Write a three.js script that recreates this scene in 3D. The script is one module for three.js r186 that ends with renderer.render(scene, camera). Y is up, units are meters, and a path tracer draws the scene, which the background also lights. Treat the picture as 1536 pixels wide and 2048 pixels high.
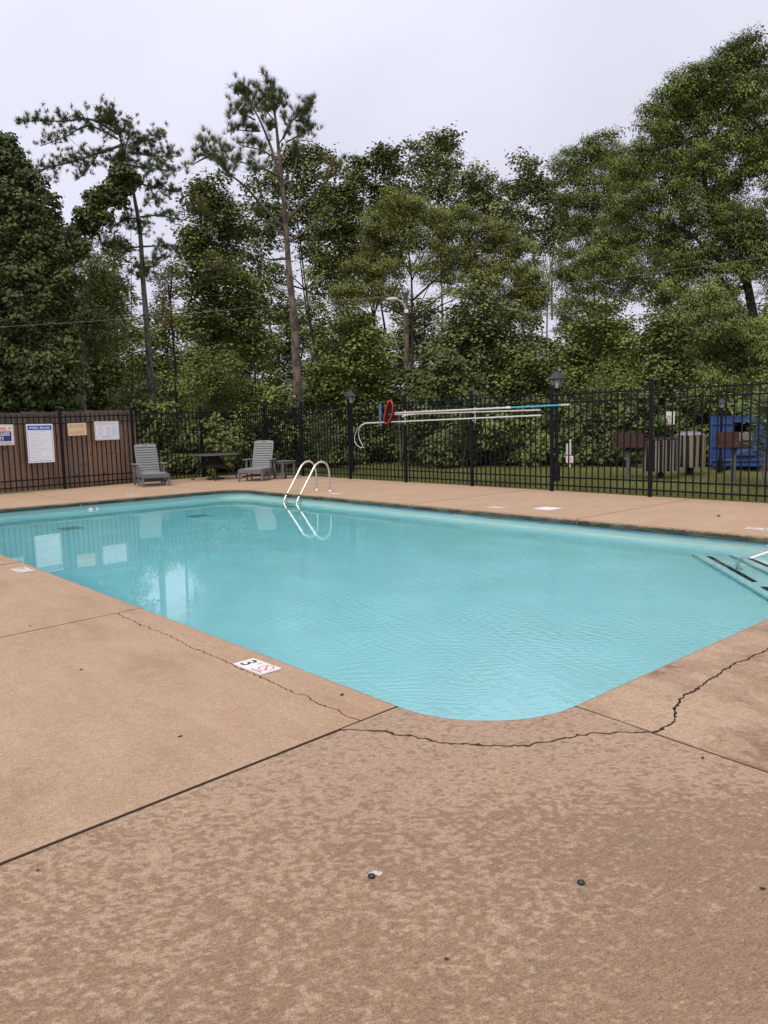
import * as THREE from 'three';
import { mergeGeometries } from 'three/addons/utils/BufferGeometryUtils.js';
import { RoundedBoxGeometry } from 'three/addons/geometries/RoundedBoxGeometry.js';

// ---------------------------------------------------------------- camera, sky, sun, exposure
const EYE = 1.48, FPX = 1517.3, PITCH = 0.1151, ROLL = -0.0236;
const scene = new THREE.Scene();
const camera = new THREE.PerspectiveCamera(2 * Math.atan(1024 / FPX) * 180 / Math.PI, 0.75, 0.05, 600);
camera.rotation.order = 'YXZ';
camera.position.set(0, EYE, 0);
camera.rotation.set(-PITCH, 0, ROLL);
camera.updateMatrixWorld();

const renderer = new THREE.WebGLRenderer({ antialias: true });
renderer.toneMapping = THREE.LinearToneMapping;
renderer.toneMappingExposure = 1.42;
renderer.shadowMap.enabled = true;

// noise for the sky, the textures and the shapes
function rng(seed) { let s = seed >>> 0; return () => { s = (s + 0x6D2B79F5) >>> 0; let t = s; t = Math.imul(t ^ (t >>> 15), t | 1); t ^= t + Math.imul(t ^ (t >>> 7), t | 61); return ((t ^ (t >>> 14)) >>> 0) / 4294967296; }; }
function hash(x, y, s) { let h = Math.imul(x, 374761393) ^ Math.imul(y, 668265263) ^ Math.imul(s, 1274126177); h = Math.imul(h ^ (h >>> 13), 1103515245); h = Math.imul(h ^ (h >>> 16), 2246822519); return ((h ^ (h >>> 15)) >>> 0) / 4294967296; }
function vn(x, y, s = 0, per = 0) {
  let xi = Math.floor(x), yi = Math.floor(y); const fx = x - xi, fy = y - yi;
  const u = fx * fx * (3 - 2 * fx), v = fy * fy * (3 - 2 * fy);
  let x1 = xi + 1, y1 = yi + 1;
  if (per) { xi = ((xi % per) + per) % per; yi = ((yi % per) + per) % per; x1 = ((x1 % per) + per) % per; y1 = ((y1 % per) + per) % per; }
  const a = hash(xi, yi, s), b = hash(x1, yi, s), c = hash(xi, y1, s), d = hash(x1, y1, s);
  return a + (b - a) * u + (c - a) * v + (a - b - c + d) * u * v;
}
function fbm(x, y, s = 0, oct = 4, per = 0) { let t = 0, a = 0.5, n = 0; for (let i = 0; i < oct; i++) { t += a * vn(x, y, s + i * 17, per); n += a; x *= 2; y *= 2; per *= 2; a *= 0.5; } return t / n; }
const sstep = (a, b, x) => { const t = Math.min(1, Math.max(0, (x - a) / (b - a))); return t * t * (3 - 2 * t); };
const mixc = (a, b, t) => [a[0] + (b[0] - a[0]) * t, a[1] + (b[1] - a[1]) * t, a[2] + (b[2] - a[2]) * t];

// overcast sky: soft cloud cover, brighter overhead as overcast skies are
{
  const w = 512, h = 256, data = new Float32Array(w * h * 4);
  for (let j = 0; j < h; j++) {
    const el = ((j + 0.5) / h - 0.5) * Math.PI;
    for (let i = 0; i < w; i++) {
      const az = ((i + 0.5) / w) * Math.PI * 2;
      const ce = Math.cos(el);
      const n = fbm(3 + ce * Math.cos(az) * 1.6 + Math.sin(el) * 1.1, 5 + ce * Math.sin(az) * 1.6 - Math.sin(el) * 0.7, 91, 5);
      const lum = 0.715 * (0.73 + 0.34 * Math.max(0, Math.sin(el))) * (0.62 + 0.76 * n);   // overcast: brightest overhead
      const k = (j * w + i) * 4;
      data[k] = lum * 0.95; data[k + 1] = lum * 0.96; data[k + 2] = lum * 1.125; data[k + 3] = 1;
    }
  }
  const sky = new THREE.DataTexture(data, w, h, THREE.RGBAFormat, THREE.FloatType);
  sky.mapping = THREE.EquirectangularReflectionMapping;
  sky.magFilter = sky.minFilter = THREE.LinearFilter;
  sky.needsUpdate = true;
  scene.background = sky;
  scene.environment = sky;
}
const sun = new THREE.DirectionalLight(0xfff1de, 1.5);
sun.position.set(-16, 38, 12);
sun.target.position.set(0, 0, -16);
sun.castShadow = true;
sun.shadow.radius = 56;
sun.shadow.mapSize.set(2048, 2048);
Object.assign(sun.shadow.camera, { left: -40, right: 40, top: 40, bottom: -40, near: 1, far: 120 });
scene.add(sun, sun.target);

// ---------------------------------------------------------------- frames of reference
// Pool frame: b runs along the near right edge, a along the near left edge, from the near corner of the pool.
const TH = 0.7266, OX = 0.4837, OZ = -3.4042, PL = 14.05, PW = 7.03, CR = 0.63, WATER = -0.2;
const pf = (b, y, a) => new THREE.Vector3(OX + b * Math.cos(TH) - a * Math.sin(TH), y, OZ - b * Math.sin(TH) - a * Math.cos(TH));
// a pixel of the photograph gives a direction; the distance is that of the thing along the ground
function dir(px, py) { return new THREE.Vector3((px - 768) / FPX, -(py - 1024) / FPX, -1).applyQuaternion(camera.quaternion); }
function at(px, py, d) { const r = dir(px, py); r.multiplyScalar(d / Math.hypot(r.x, r.z)); r.y += EYE; return r; }
function ground(px, py, y = 0) { const r = dir(px, py); r.multiplyScalar((y - EYE) / r.y); r.y = y; return r; }

// ---------------------------------------------------------------- naming
const used = {};
function numbered(n) { used[n] = (used[n] ?? -1) + 1; return used[n] ? n + '_' + String(used[n]).padStart(3, '0') : n; }
function tag(o, label, category, group, kind) { o.userData.label = label; if (category) o.userData.category = category; if (group) o.userData.group = group; if (kind) o.userData.kind = kind; return o; }
function thing(name, label, category, pos, turn = 0, group) { const o = new THREE.Group(); o.name = numbered(name); o.position.copy(pos); o.rotation.y = turn; scene.add(o); return tag(o, label, category, group); }
function part(parent, name, geo, mat, pos, rot) { const m = new THREE.Mesh(geo, mat); m.name = name; if (pos) m.position.set(...pos); if (rot) m.rotation.set(...rot); parent.add(m); return m; }
function struct(name, label, geo, mat) { const m = new THREE.Mesh(geo, mat); m.name = numbered(name); scene.add(m); return tag(m, label, null, null, 'structure'); }

// ---------------------------------------------------------------- textures and materials
const toS = c => c <= 0.0031308 ? c * 12.92 : 1.055 * Math.pow(c, 1 / 2.4) - 0.055;
function tex(w, h, fn, { srgb = true, repeat = null } = {}) {
  const d = new Uint8Array(w * h * 4);
  for (let j = 0; j < h; j++) for (let i = 0; i < w; i++) {
    const c = fn(i / w, j / h, i, j), k = (j * w + i) * 4;
    for (let q = 0; q < 3; q++) d[k + q] = Math.max(0, Math.min(255, Math.round((srgb ? toS(Math.max(0, c[q])) : c[q]) * 255)));
    d[k + 3] = 255;
  }
  const t = new THREE.DataTexture(d, w, h); t.magFilter = THREE.LinearFilter; t.minFilter = THREE.LinearMipmapLinearFilter; t.generateMipmaps = true;
  t.wrapS = t.wrapT = THREE.RepeatWrapping; if (srgb) t.colorSpace = THREE.SRGBColorSpace; if (repeat) t.repeat.set(...repeat); t.needsUpdate = true; return t;
}
const std = (o) => new THREE.MeshStandardMaterial(o);
const lin = (r, g, b) => new THREE.Color().setRGB(r, g, b);

// coarse colours computed on a grid and interpolated, fine grain on every pixel
const S_LUT = Uint8Array.from({ length: 4097 }, (_, i) => Math.round(toS(i / 4096) * 255));
const RND = (() => { const R = rng(12345), d = new Float32Array(1 << 18); for (let i = 0; i < d.length; i++) d[i] = R(); return d; })();
function grainTex(size, cell, coarse, seed, amt = 1) {
  const n = size / cell, d = new Uint8Array(size * size * 4), C = new Float32Array((n + 1) * (n + 1) * 3);
  for (let j = 0; j <= n; j++) for (let i = 0; i <= n; i++) C.set(coarse(i / n, j / n), (j * (n + 1) + i) * 3);
  for (let j = 0; j < size; j++) for (let i = 0; i < size; i++) {
    const x = i / cell, y = j / cell, xi = x | 0, yi = y | 0, fx = x - xi, fy = y - yi, p = (yi * (n + 1) + xi) * 3, q = p + (n + 1) * 3, k = (j * size + i) * 4;
    const r = RND[(i * 7 + j * 1031 + seed * 977) & 262143], r2 = RND[((i >> 1) * 13 + (j >> 1) * 2053 + seed * 331) & 262143], r3 = RND[((i + j * 3 >> 2) * 31 + (j >> 2) * 4099) & 262143];
    let g = 1 + amt * (0.22 * (r - 0.5) + 0.52 * (r2 - 0.5) + 0.34 * (r3 - 0.5)); if (r2 > 0.972) g *= 1 - 0.40 * amt; else if (r < 0.02) g *= 1 + 0.35 * amt;
    for (let e = 0; e < 3; e++) {
      const v = (C[p + e] * (1 - fx) + C[p + 3 + e] * fx) * (1 - fy) + (C[q + e] * (1 - fx) + C[q + 3 + e] * fx) * fy;
      d[k + e] = S_LUT[Math.max(0, Math.min(4096, (v * g * 4096) | 0))];
    }
    d[k + 3] = 255;
  }
  const t = new THREE.DataTexture(d, size, size); t.magFilter = THREE.LinearFilter; t.minFilter = THREE.LinearMipmapLinearFilter; t.generateMipmaps = true;
  t.wrapS = t.wrapT = THREE.RepeatWrapping; t.colorSpace = THREE.SRGBColorSpace; t.needsUpdate = true; return t;
}
// concrete: sand-finished, tan; damp blotches are darker with ragged outlines
const DRY = [0.396, 0.264, 0.164], DAMP = [0.196, 0.123, 0.072], PALE = [0.415, 0.300, 0.208];
// the slab in front: mostly damp, drying in pale blotches
const deckNear = grainTex(2048, 2, (u, v) => {
  const b = u * 4 - 3.2, a = v * 4 - 3.2;
  const big = fbm(a * 1.1 + 4, b * 1.1 + 7, 31, 3);
  const s1 = (a + b) * 0.7071, s2 = (b - a) * 0.7071;
  const bl = 0.86 * fbm(s1 * 62, s2 * 44, 11, 3) + 0.14 * fbm(a * 14, b * 14, 14, 2);
  const away = -s1;                                     // metres from the pool's corner
  const wet = 0.485 + 0.17 * sstep(0.7, 2.2, away) + 0.15 * sstep(-0.3, 0.7, s2) * sstep(0.2, 0.8, away) - 0.05 * sstep(0.2, -1.4, s2) + 0.12 * (big - 0.5) - 0.14 * sstep(0.85, 0.3, away);
  const m = sstep(wet - 0.08, wet + 0.18, bl);
  const fine = fbm(a * 40, b * 40, 77, 2), broad = fbm(a * 1.5, b * 1.5, 41, 3);
  const c = mixc(mixc(DAMP, PALE, m * 0.62 + 0.09 + 0.26 * (fine - 0.5)), DRY, 0.20), g = 0.92 + 0.16 * broad;
  return [c[0] * g, c[1] * g, c[2] * g];
}, 3);
// dry slabs: faint brushed streaks along the long side and small stains
const dryTex = (seed, damp) => (u, v) => {
  const b = u * 3.6, a = v * 3.6;
  const st = fbm(b * 9 + fbm(a * 2, b * 2, seed + 3, 2), a * 2.6, seed, 4), big = fbm(a * 0.9, b * 0.9, seed + 9, 3), mid = fbm(a * 11, b * 16, seed + 23, 3), fine = fbm(a * 44, b * 44, seed + 31, 2);
  const wet = sstep(0.46, 0.60, fbm(a * 1.9 + 3, b * 2.2, seed + 51, 3) + 0.5 * (mid - 0.5)) * damp;
  let c = mixc(DRY, PALE, 0.15 + sstep(0.35, 0.7, big) * 0.35 + (st - 0.5) * 0.7 + (fine - 0.5) * 0.6);
  c = mixc(c, DAMP, wet * (0.35 + 0.65 * sstep(0.60, 0.38, mid)) + Math.max(0, 0.40 - mid) * 0.5);
  const g = 0.94 + 0.12 * st;
  return [c[0] * g, c[1] * g, c[2] * g];
};
const deckLeft = grainTex(2048, 4, dryTex(101, 0.22), 101);
const deckRight = grainTex(1536, 4, dryTex(203, 0.85), 203);
const deckFar = grainTex(1024, 4, (u, v) => {
  const n = fbm(u * 8, v * 8, 61, 4, 8), m = fbm(u * 30, v * 30, 62, 2, 30), st = fbm(u * 5, v * 40, 66, 3, 0);
  return mixc([0.405, 0.262, 0.160], [0.45, 0.312, 0.206], n + 0.7 * (m - 0.5) + 0.4 * (st - 0.5));
}, 8, 0.7);
const sandBump = tex(512, 512, (u, v, i, j) => { const q = 0.5 * hash(i >> 1, j >> 1, 7) + 0.3 * hash(i, j, 9) + 0.2 * vn(u * 64, v * 64, 3, 64); return [q, q, q]; }, { srgb: false, repeat: [1 / 0.9, 1 / 0.9] });
const place = (t, size, off) => { t.repeat.set(1 / size, 1 / size); t.offset.set(off[0], off[1]); return t; };
place(deckNear, 4, [0.8, 0.8]); place(deckLeft, 3.6, [0.05, -0.17]); place(deckRight, 3.6, [-0.17, 0.0]); place(deckFar, 3.6, [0, 0]);
const concrete = (map) => std({ map, bumpMap: sandBump, bumpScale: 0.0022, roughness: 0.92 });
const M = {
  deckNear: concrete(deckNear), deckLeft: concrete(deckLeft), deckRight: concrete(deckRight), deckFar: concrete(deckFar),
  dirtEdge: std({ color: lin(0.12, 0.082, 0.055), roughness: 1 }),
  bed: std({ color: lin(0.05, 0.037, 0.027), roughness: 1 }),
  iron: new THREE.MeshPhysicalMaterial({ color: lin(0.0045, 0.0045, 0.007), roughness: 0.5, specularIntensity: 0.45 }),
  steel: std({ color: lin(0.78, 0.76, 0.72), roughness: 0.2, metalness: 1 }),
  alu: std({ color: lin(0.72, 0.71, 0.68), roughness: 0.38, metalness: 0.35 }),
  white: std({ color: lin(0.78, 0.78, 0.78), roughness: 0.5 }),
  grout: std({ color: lin(0.6, 0.6, 0.56), roughness: 0.9 }),
  poly: std({ color: lin(0.205, 0.212, 0.218), roughness: 0.62 }),
  polyDark: std({ color: lin(0.13, 0.135, 0.14), roughness: 0.66 }),
  cast: std({ color: lin(0.03, 0.026, 0.022), roughness: 0.55, metalness: 0.2 }),
  red: std({ color: lin(0.55, 0.02, 0.025), roughness: 0.4 }),
  blueBrush: std({ color: lin(0.09, 0.19, 0.36), roughness: 0.7 }),
  bristle: std({ color: lin(0.16, 0.26, 0.42), roughness: 0.9 }),
  teal: std({ color: lin(0.08, 0.42, 0.55), roughness: 0.4 }),
  net: std({ color: lin(0.02, 0.018, 0.018), roughness: 0.9, side: THREE.DoubleSide }),
  rubber: std({ color: lin(0.012, 0.012, 0.013), roughness: 0.5 }),
  strip: std({ color: lin(0.012, 0.02, 0.025), roughness: 0.8 }),
  debris: std({ color: lin(0.035, 0.022, 0.014), roughness: 0.9 }),
  bin: std({ color: lin(0.02, 0.02, 0.02), roughness: 0.8 }),
  greyMetal: std({ color: lin(0.2, 0.2, 0.21), roughness: 0.5, metalness: 0.4 }),
};
// mildewed edge of the coping: dark growth on the lower part, with a speckled upper limit (v = distance round the nose)
const copingTex = tex(2048, 64, (u, v, i, j) => {
  const L = u * 8;
  const n = fbm(L * 1.6, v * 2, 301, 4), sp = hash(i, j, 302), sp2 = vn(L * 60, v * 12, 303);
  const lim = 0.30 + 0.26 * (n - 0.5) + 0.22 * (sp2 - 0.5) + 0.2 * (sp - 0.5);
  const c = mixc([0.31, 0.205, 0.13], [0.36, 0.25, 0.17], vn(L * 9, v * 3, 304));
  const mil = mixc([0.040, 0.045, 0.030], [0.115, 0.108, 0.078], sstep(0.3, 0.75, fbm(L * 5, v * 2.5, 305, 4)));
  const g = 0.85 + 0.3 * sp;
  return mixc(c, mil, sstep(lim - 0.06, lim + 0.06, v)).map(x => x * g);
});
M.coping = std({ map: copingTex, roughness: 0.95, bumpMap: sandBump, bumpScale: 0.001 });
const plasterTex = tex(512, 512, (u, v, i, j) => { const n = fbm(u * 10, v * 10, 401, 4, 10), m = fbm(u * 3, v * 3, 402, 3, 3); const k = 0.86 + 0.16 * n + 0.1 * (m - 0.5); return [0.78 * k, 0.91 * k, 0.90 * k]; }, { repeat: [0.25, 0.25] });
M.plaster = std({ map: plasterTex, roughness: 0.85 });


// ---------------------------------------------------------------- pool outline and deck slabs (shape x = b, y = a)
const arc = (cb, ca, r, t0, t1, n = 14) => Array.from({ length: n + 1 }, (_, k) => { const t = t0 + (t1 - t0) * k / n; return [cb + r * Math.cos(t), ca + r * Math.sin(t)]; });
function outline(grow = 0, n = 14) {
  const r = CR + grow, P = Math.PI;
  return [...arc(CR, CR, r, P, 1.5 * P, n), ...arc(PW - CR, CR, r, 1.5 * P, 2 * P, n), ...arc(PW - CR, PL - CR, r, 0, 0.5 * P, n), ...arc(CR, PL - CR, r, 0.5 * P, P, n)];
}
const shapeOf = pts => new THREE.Shape(pts.map(p => new THREE.Vector2(p[0], p[1])));
const holeOf = pts => new THREE.Path(pts.map(p => new THREE.Vector2(p[0], p[1])));
const inPool = (g) => { g.rotateX(-Math.PI / 2); return g; };   // (b, a, up) -> (b, up, -a)
const POOL = pf(0, 0, 0);
function poolGroup(name, label, kind = 'structure') { const o = new THREE.Group(); o.name = numbered(name); o.position.copy(POOL); o.rotation.y = TH; scene.add(o); return tag(o, label, null, null, kind); }

const deck = poolGroup('pool_deck', 'tan sand-finished concrete deck around the pool, with joints and cracks');
function slab(pts, mat, lift = 0, thick = 0.05) {
  const g = new THREE.ExtrudeGeometry(shapeOf(pts), { depth: thick, bevelEnabled: false, curveSegments: 1 });
  g.translate(0, 0, -thick + lift); inPool(g);
  return part(deck, 'concrete_slab', g, [mat, M.dirtEdge]);
}
// rounded nose of the cantilevered deck edge, swept along a stretch of the pool outline
const NOSE = 0.035, EDGE = 0.095;
function nose(parent, pts, lift = 0) {
  const prof = [[NOSE, 0]]; for (let k = 1; k <= 6; k++) { const t = k / 6 * Math.PI / 2; prof.push([NOSE - 0.032 - NOSE * 0 + 0.0 + (-(NOSE) * Math.sin(t)) + 0.032, -NOSE * (1 - Math.cos(t))]); }
  prof.push([0, -EDGE + 0.012], [0.012, -EDGE], [0.09, -EDGE]);
  const pos = [], uv = [], idx = []; let L = 0; const vl = [0]; for (let k = 1; k < prof.length; k++) vl.push(vl[k - 1] + Math.hypot(prof[k][0] - prof[k - 1][0], prof[k][1] - prof[k - 1][1]));
  for (let i = 0; i < pts.length; i++) {
    const p = pts[Math.max(0, i - 1)], q = pts[Math.min(pts.length - 1, i + 1)], dx = q[0] - p[0], dy = q[1] - p[1], l = Math.hypot(dx, dy), nx = dy / l, ny = -dx / l;  // outward from the water
    if (i) L += Math.hypot(pts[i][0] - pts[i - 1][0], pts[i][1] - pts[i - 1][1]);
    prof.forEach((f, k) => { pos.push(pts[i][0] + nx * f[0], f[1] + lift, -(pts[i][1] + ny * f[0])); uv.push((L + pts[0][0] * 1.7 + pts[0][1]) / 8, Math.min(1, vl[k] / 0.14)); });
  }
  const n = prof.length; for (let i = 0; i < pts.length - 1; i++) for (let k = 0; k < n - 1; k++) { const a = i * n + k, b = a + n; idx.push(a, b, a + 1, b, b + 1, a + 1); }
  const g = new THREE.BufferGeometry(); g.setAttribute('position', new THREE.Float32BufferAttribute(pos, 3)); g.setAttribute('uv', new THREE.Float32BufferAttribute(uv, 2)); g.setIndex(idx); g.computeVertexNormals();
  return part(parent, 'coping_edge', g, M.coping);
}
// a crack: a jagged line with a varying gap; returns the two sides
function crack(pts, w, seed, jag = 0.012) {
  const R = rng(seed), mid = [];
  for (let i = 0; i < pts.length - 1; i++) {
    const [x0, y0] = pts[i], [x1, y1] = pts[i + 1], l = Math.hypot(x1 - x0, y1 - y0), n = Math.max(2, Math.round(l / 0.018));
    for (let k = i ? 1 : 0; k <= n; k++) mid.push([x0 + (x1 - x0) * k / n, y0 + (y1 - y0) * k / n]);
  }
  let drift = 0; const A = [], B = [];
  mid.forEach((p, i) => {
    const a = mid[Math.max(0, i - 2)], b = mid[Math.min(mid.length - 1, i + 2)], l = Math.hypot(b[0] - a[0], b[1] - a[1]), nx = -(b[1] - a[1]) / l, ny = (b[0] - a[0]) / l;
    drift = drift * 0.86 + (R() - 0.5) * jag; const end = i === 0 || i === mid.length - 1, o = end ? 0 : drift + (R() - 0.5) * jag * 0.5;
    const ww = w * (0.45 + 0.7 * R() + (R() > 0.93 ? 0.9 : 0));
    A.push([p[0] + nx * (o + ww / 2), p[1] + ny * (o + ww / 2)]); B.push([p[0] + nx * (o - ww / 2), p[1] + ny * (o - ww / 2)]);
  });
  return [A, B];
}
const J = 0.0062;                                                    // half a joint
const rev = p => [...p].reverse();
{
  const P = Math.PI, n = NOSE;
  // near corner: curved coping piece, crack, large damp slab
  const arcIn = arc(CR, CR, CR + n, 1.5 * P, P, 18);                 // from (CR, -n) to (-n, CR)
  const [m1, m2] = crack([[-0.43, 0.6074 - J], [-0.29, 0.43], [-0.19, 0.16], [0.0, -0.08], [0.17, -0.2], [0.42, -0.31], [0.5996 - J, -0.46]], 0.0165, 5, 0.02);
  const cA = slab([[CR - J, -n], ...arcIn.slice(1, -1), [-n, 0.628 - J], ...m1], M.deckNear);
  nose(cA, arc(CR, CR, CR, P, 1.5 * P, 18).map((p, k, l) => k === 0 ? [p[0], p[1] - J] : k === l.length - 1 ? [p[0] - J, p[1]] : p));
  slab([...rev(m2), [-6, 0.315 - J], [-6, -5], [0.3 - J, -5]].reverse(), M.deckNear, -0.001);
  // left slab with the crack beside the depth marker
  const [l1, l2] = crack([[-0.29, 0.6148 + J], [-0.29, 1.05], [-0.277, 1.45], [-0.285, 1.75], [-0.27, 2.18], [-0.265, 2.7], [-0.255, 3.1], [-0.262, 3.765 - J]], 0.009, 9, 0.016);
  const cB = slab([[-n, 0.628 + J], [-n, 3.785 - J], ...rev(l2)], M.deckLeft, 0.0015); nose(cB, [[0, 3.785 - J], [0, CR + J]], 0.0015);
  slab([...l1, [-6, 3.25 - J], [-6, 0.315 + J]], M.deckLeft, 0.0015);
  // slabs farther along the left side
  const bs = [3.785, 7.02, 10.3, PL - CR];
  for (let k = 0; k < 3; k++) { const s = slab([[-n, bs[k] + J + 0.006], [-n, bs[k + 1] - J], [-6, bs[k + 1] - J - 0.5], [-6, bs[k] + J - 0.51]], M.deckLeft, 0.002 * k); nose(s, [[0, bs[k + 1] - J], [0, bs[k] + J]], 0.002 * k); }
  // right slab with its crack, then two more
  const [r1, r2] = crack([[0.5987 + J, -0.475], [0.8, -0.47], [0.9, -0.44], [0.99, -0.385], [1.11, -0.345], [1.35, -0.325], [1.68, -0.31], [2.29, -0.33], [3.9 - J, -0.3]], 0.0125, 15, 0.013);
  const cC = slab([[CR + J, -n], ...r1, [3.9 - J, -n]].reverse(), M.deckRight); nose(cC, [[CR + J, 0], [3.9 - J, 0]]);
  slab([[0.3 + J, -5], ...r2.map(p => p), [3.9 - J, -5]].reverse(), M.deckRight, -0.003);
  const cD = slab([[3.9 + J, -n], [PW - CR - J, -n], [PW - CR - J, -5], [3.9 + J, -5]], M.deckRight); nose(cD, [[3.9 + J, 0], [PW - CR - J, 0]]);
  // right corner by the steps
  const cE = slab([[PW - CR + J, -n], ...arc(PW - CR, CR, CR + n, 1.5 * P, 2 * P).slice(1, -1), [PW + n, CR - J], [10.72, CR - J], [10.72, -5], [PW - CR + J, -5]], M.deckFar); nose(cE, arc(PW - CR, CR, CR, 1.5 * P, 2 * P));
  // far side along the iron fence
  const fs = [CR, 4.29, 7.85, 10.7, PL - CR];
  for (let k = 0; k < 4; k++) { const s = slab([[PW + n, fs[k] + J], [10.72, fs[k] + 0.03 + J], [10.72, fs[k + 1] + 0.03 - J], [PW + n, fs[k + 1] - J]], M.deckFar, 0.0015 * (k % 3)); nose(s, [[PW, fs[k] + J], [PW, fs[k + 1] - J]], 0.0015 * (k % 3)); }
  // far corner and the left end in front of the wooden fence
  const edge = b => 18.16 + 0.15 * (b - 4.28);
  const cF = slab([[PW + n, PL - CR + J], [10.72, PL - CR + 0.03 + J], [10.72, edge(10.72)], [PW - CR + J, edge(PW - CR)], [PW - CR + J, PL + n], ...arc(PW - CR, PL - CR, CR + n, 0.5 * P, 0).slice(1, -1)], M.deckFar, 0.002); nose(cF, arc(PW - CR, PL - CR, CR, 0, 0.5 * P), 0.002);
  const es = [CR, 3.22, PW - CR];
  for (let k = 0; k < 2; k++) { const s = slab([[es[k] + J, PL + n], [es[k + 1] - J, PL + n], [es[k + 1] - J, edge(es[k + 1])], [es[k] + J, edge(es[k])]], M.deckFar, 0.001 * k); nose(s, [[es[k + 1] - J, PL], [es[k] + J, PL]], 0.001 * k); }
  const cG = slab([[CR - J, PL + n], [CR - J, edge(CR)], [-6, edge(-6)], [-6, PL - CR - 0.5 + J], [-n, PL - CR + J], ...arc(CR, PL - CR, CR + n, P, 0.5 * P).slice(1, -1)], M.deckFar); nose(cG, arc(CR, PL - CR, CR, 0.5 * P, P));
  // dark bed under the joints
  const bed = shapeOf([[-6, -5], [10.7, -5], [10.7, edge(10.7)], [-6, edge(-6)]]); bed.holes.push(holeOf(rev(outline(0.03))));
  part(deck, 'joint_bed', inPool(new THREE.ShapeGeometry(bed, 1)).translate(0, -0.034, 0), M.bed);
}

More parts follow.
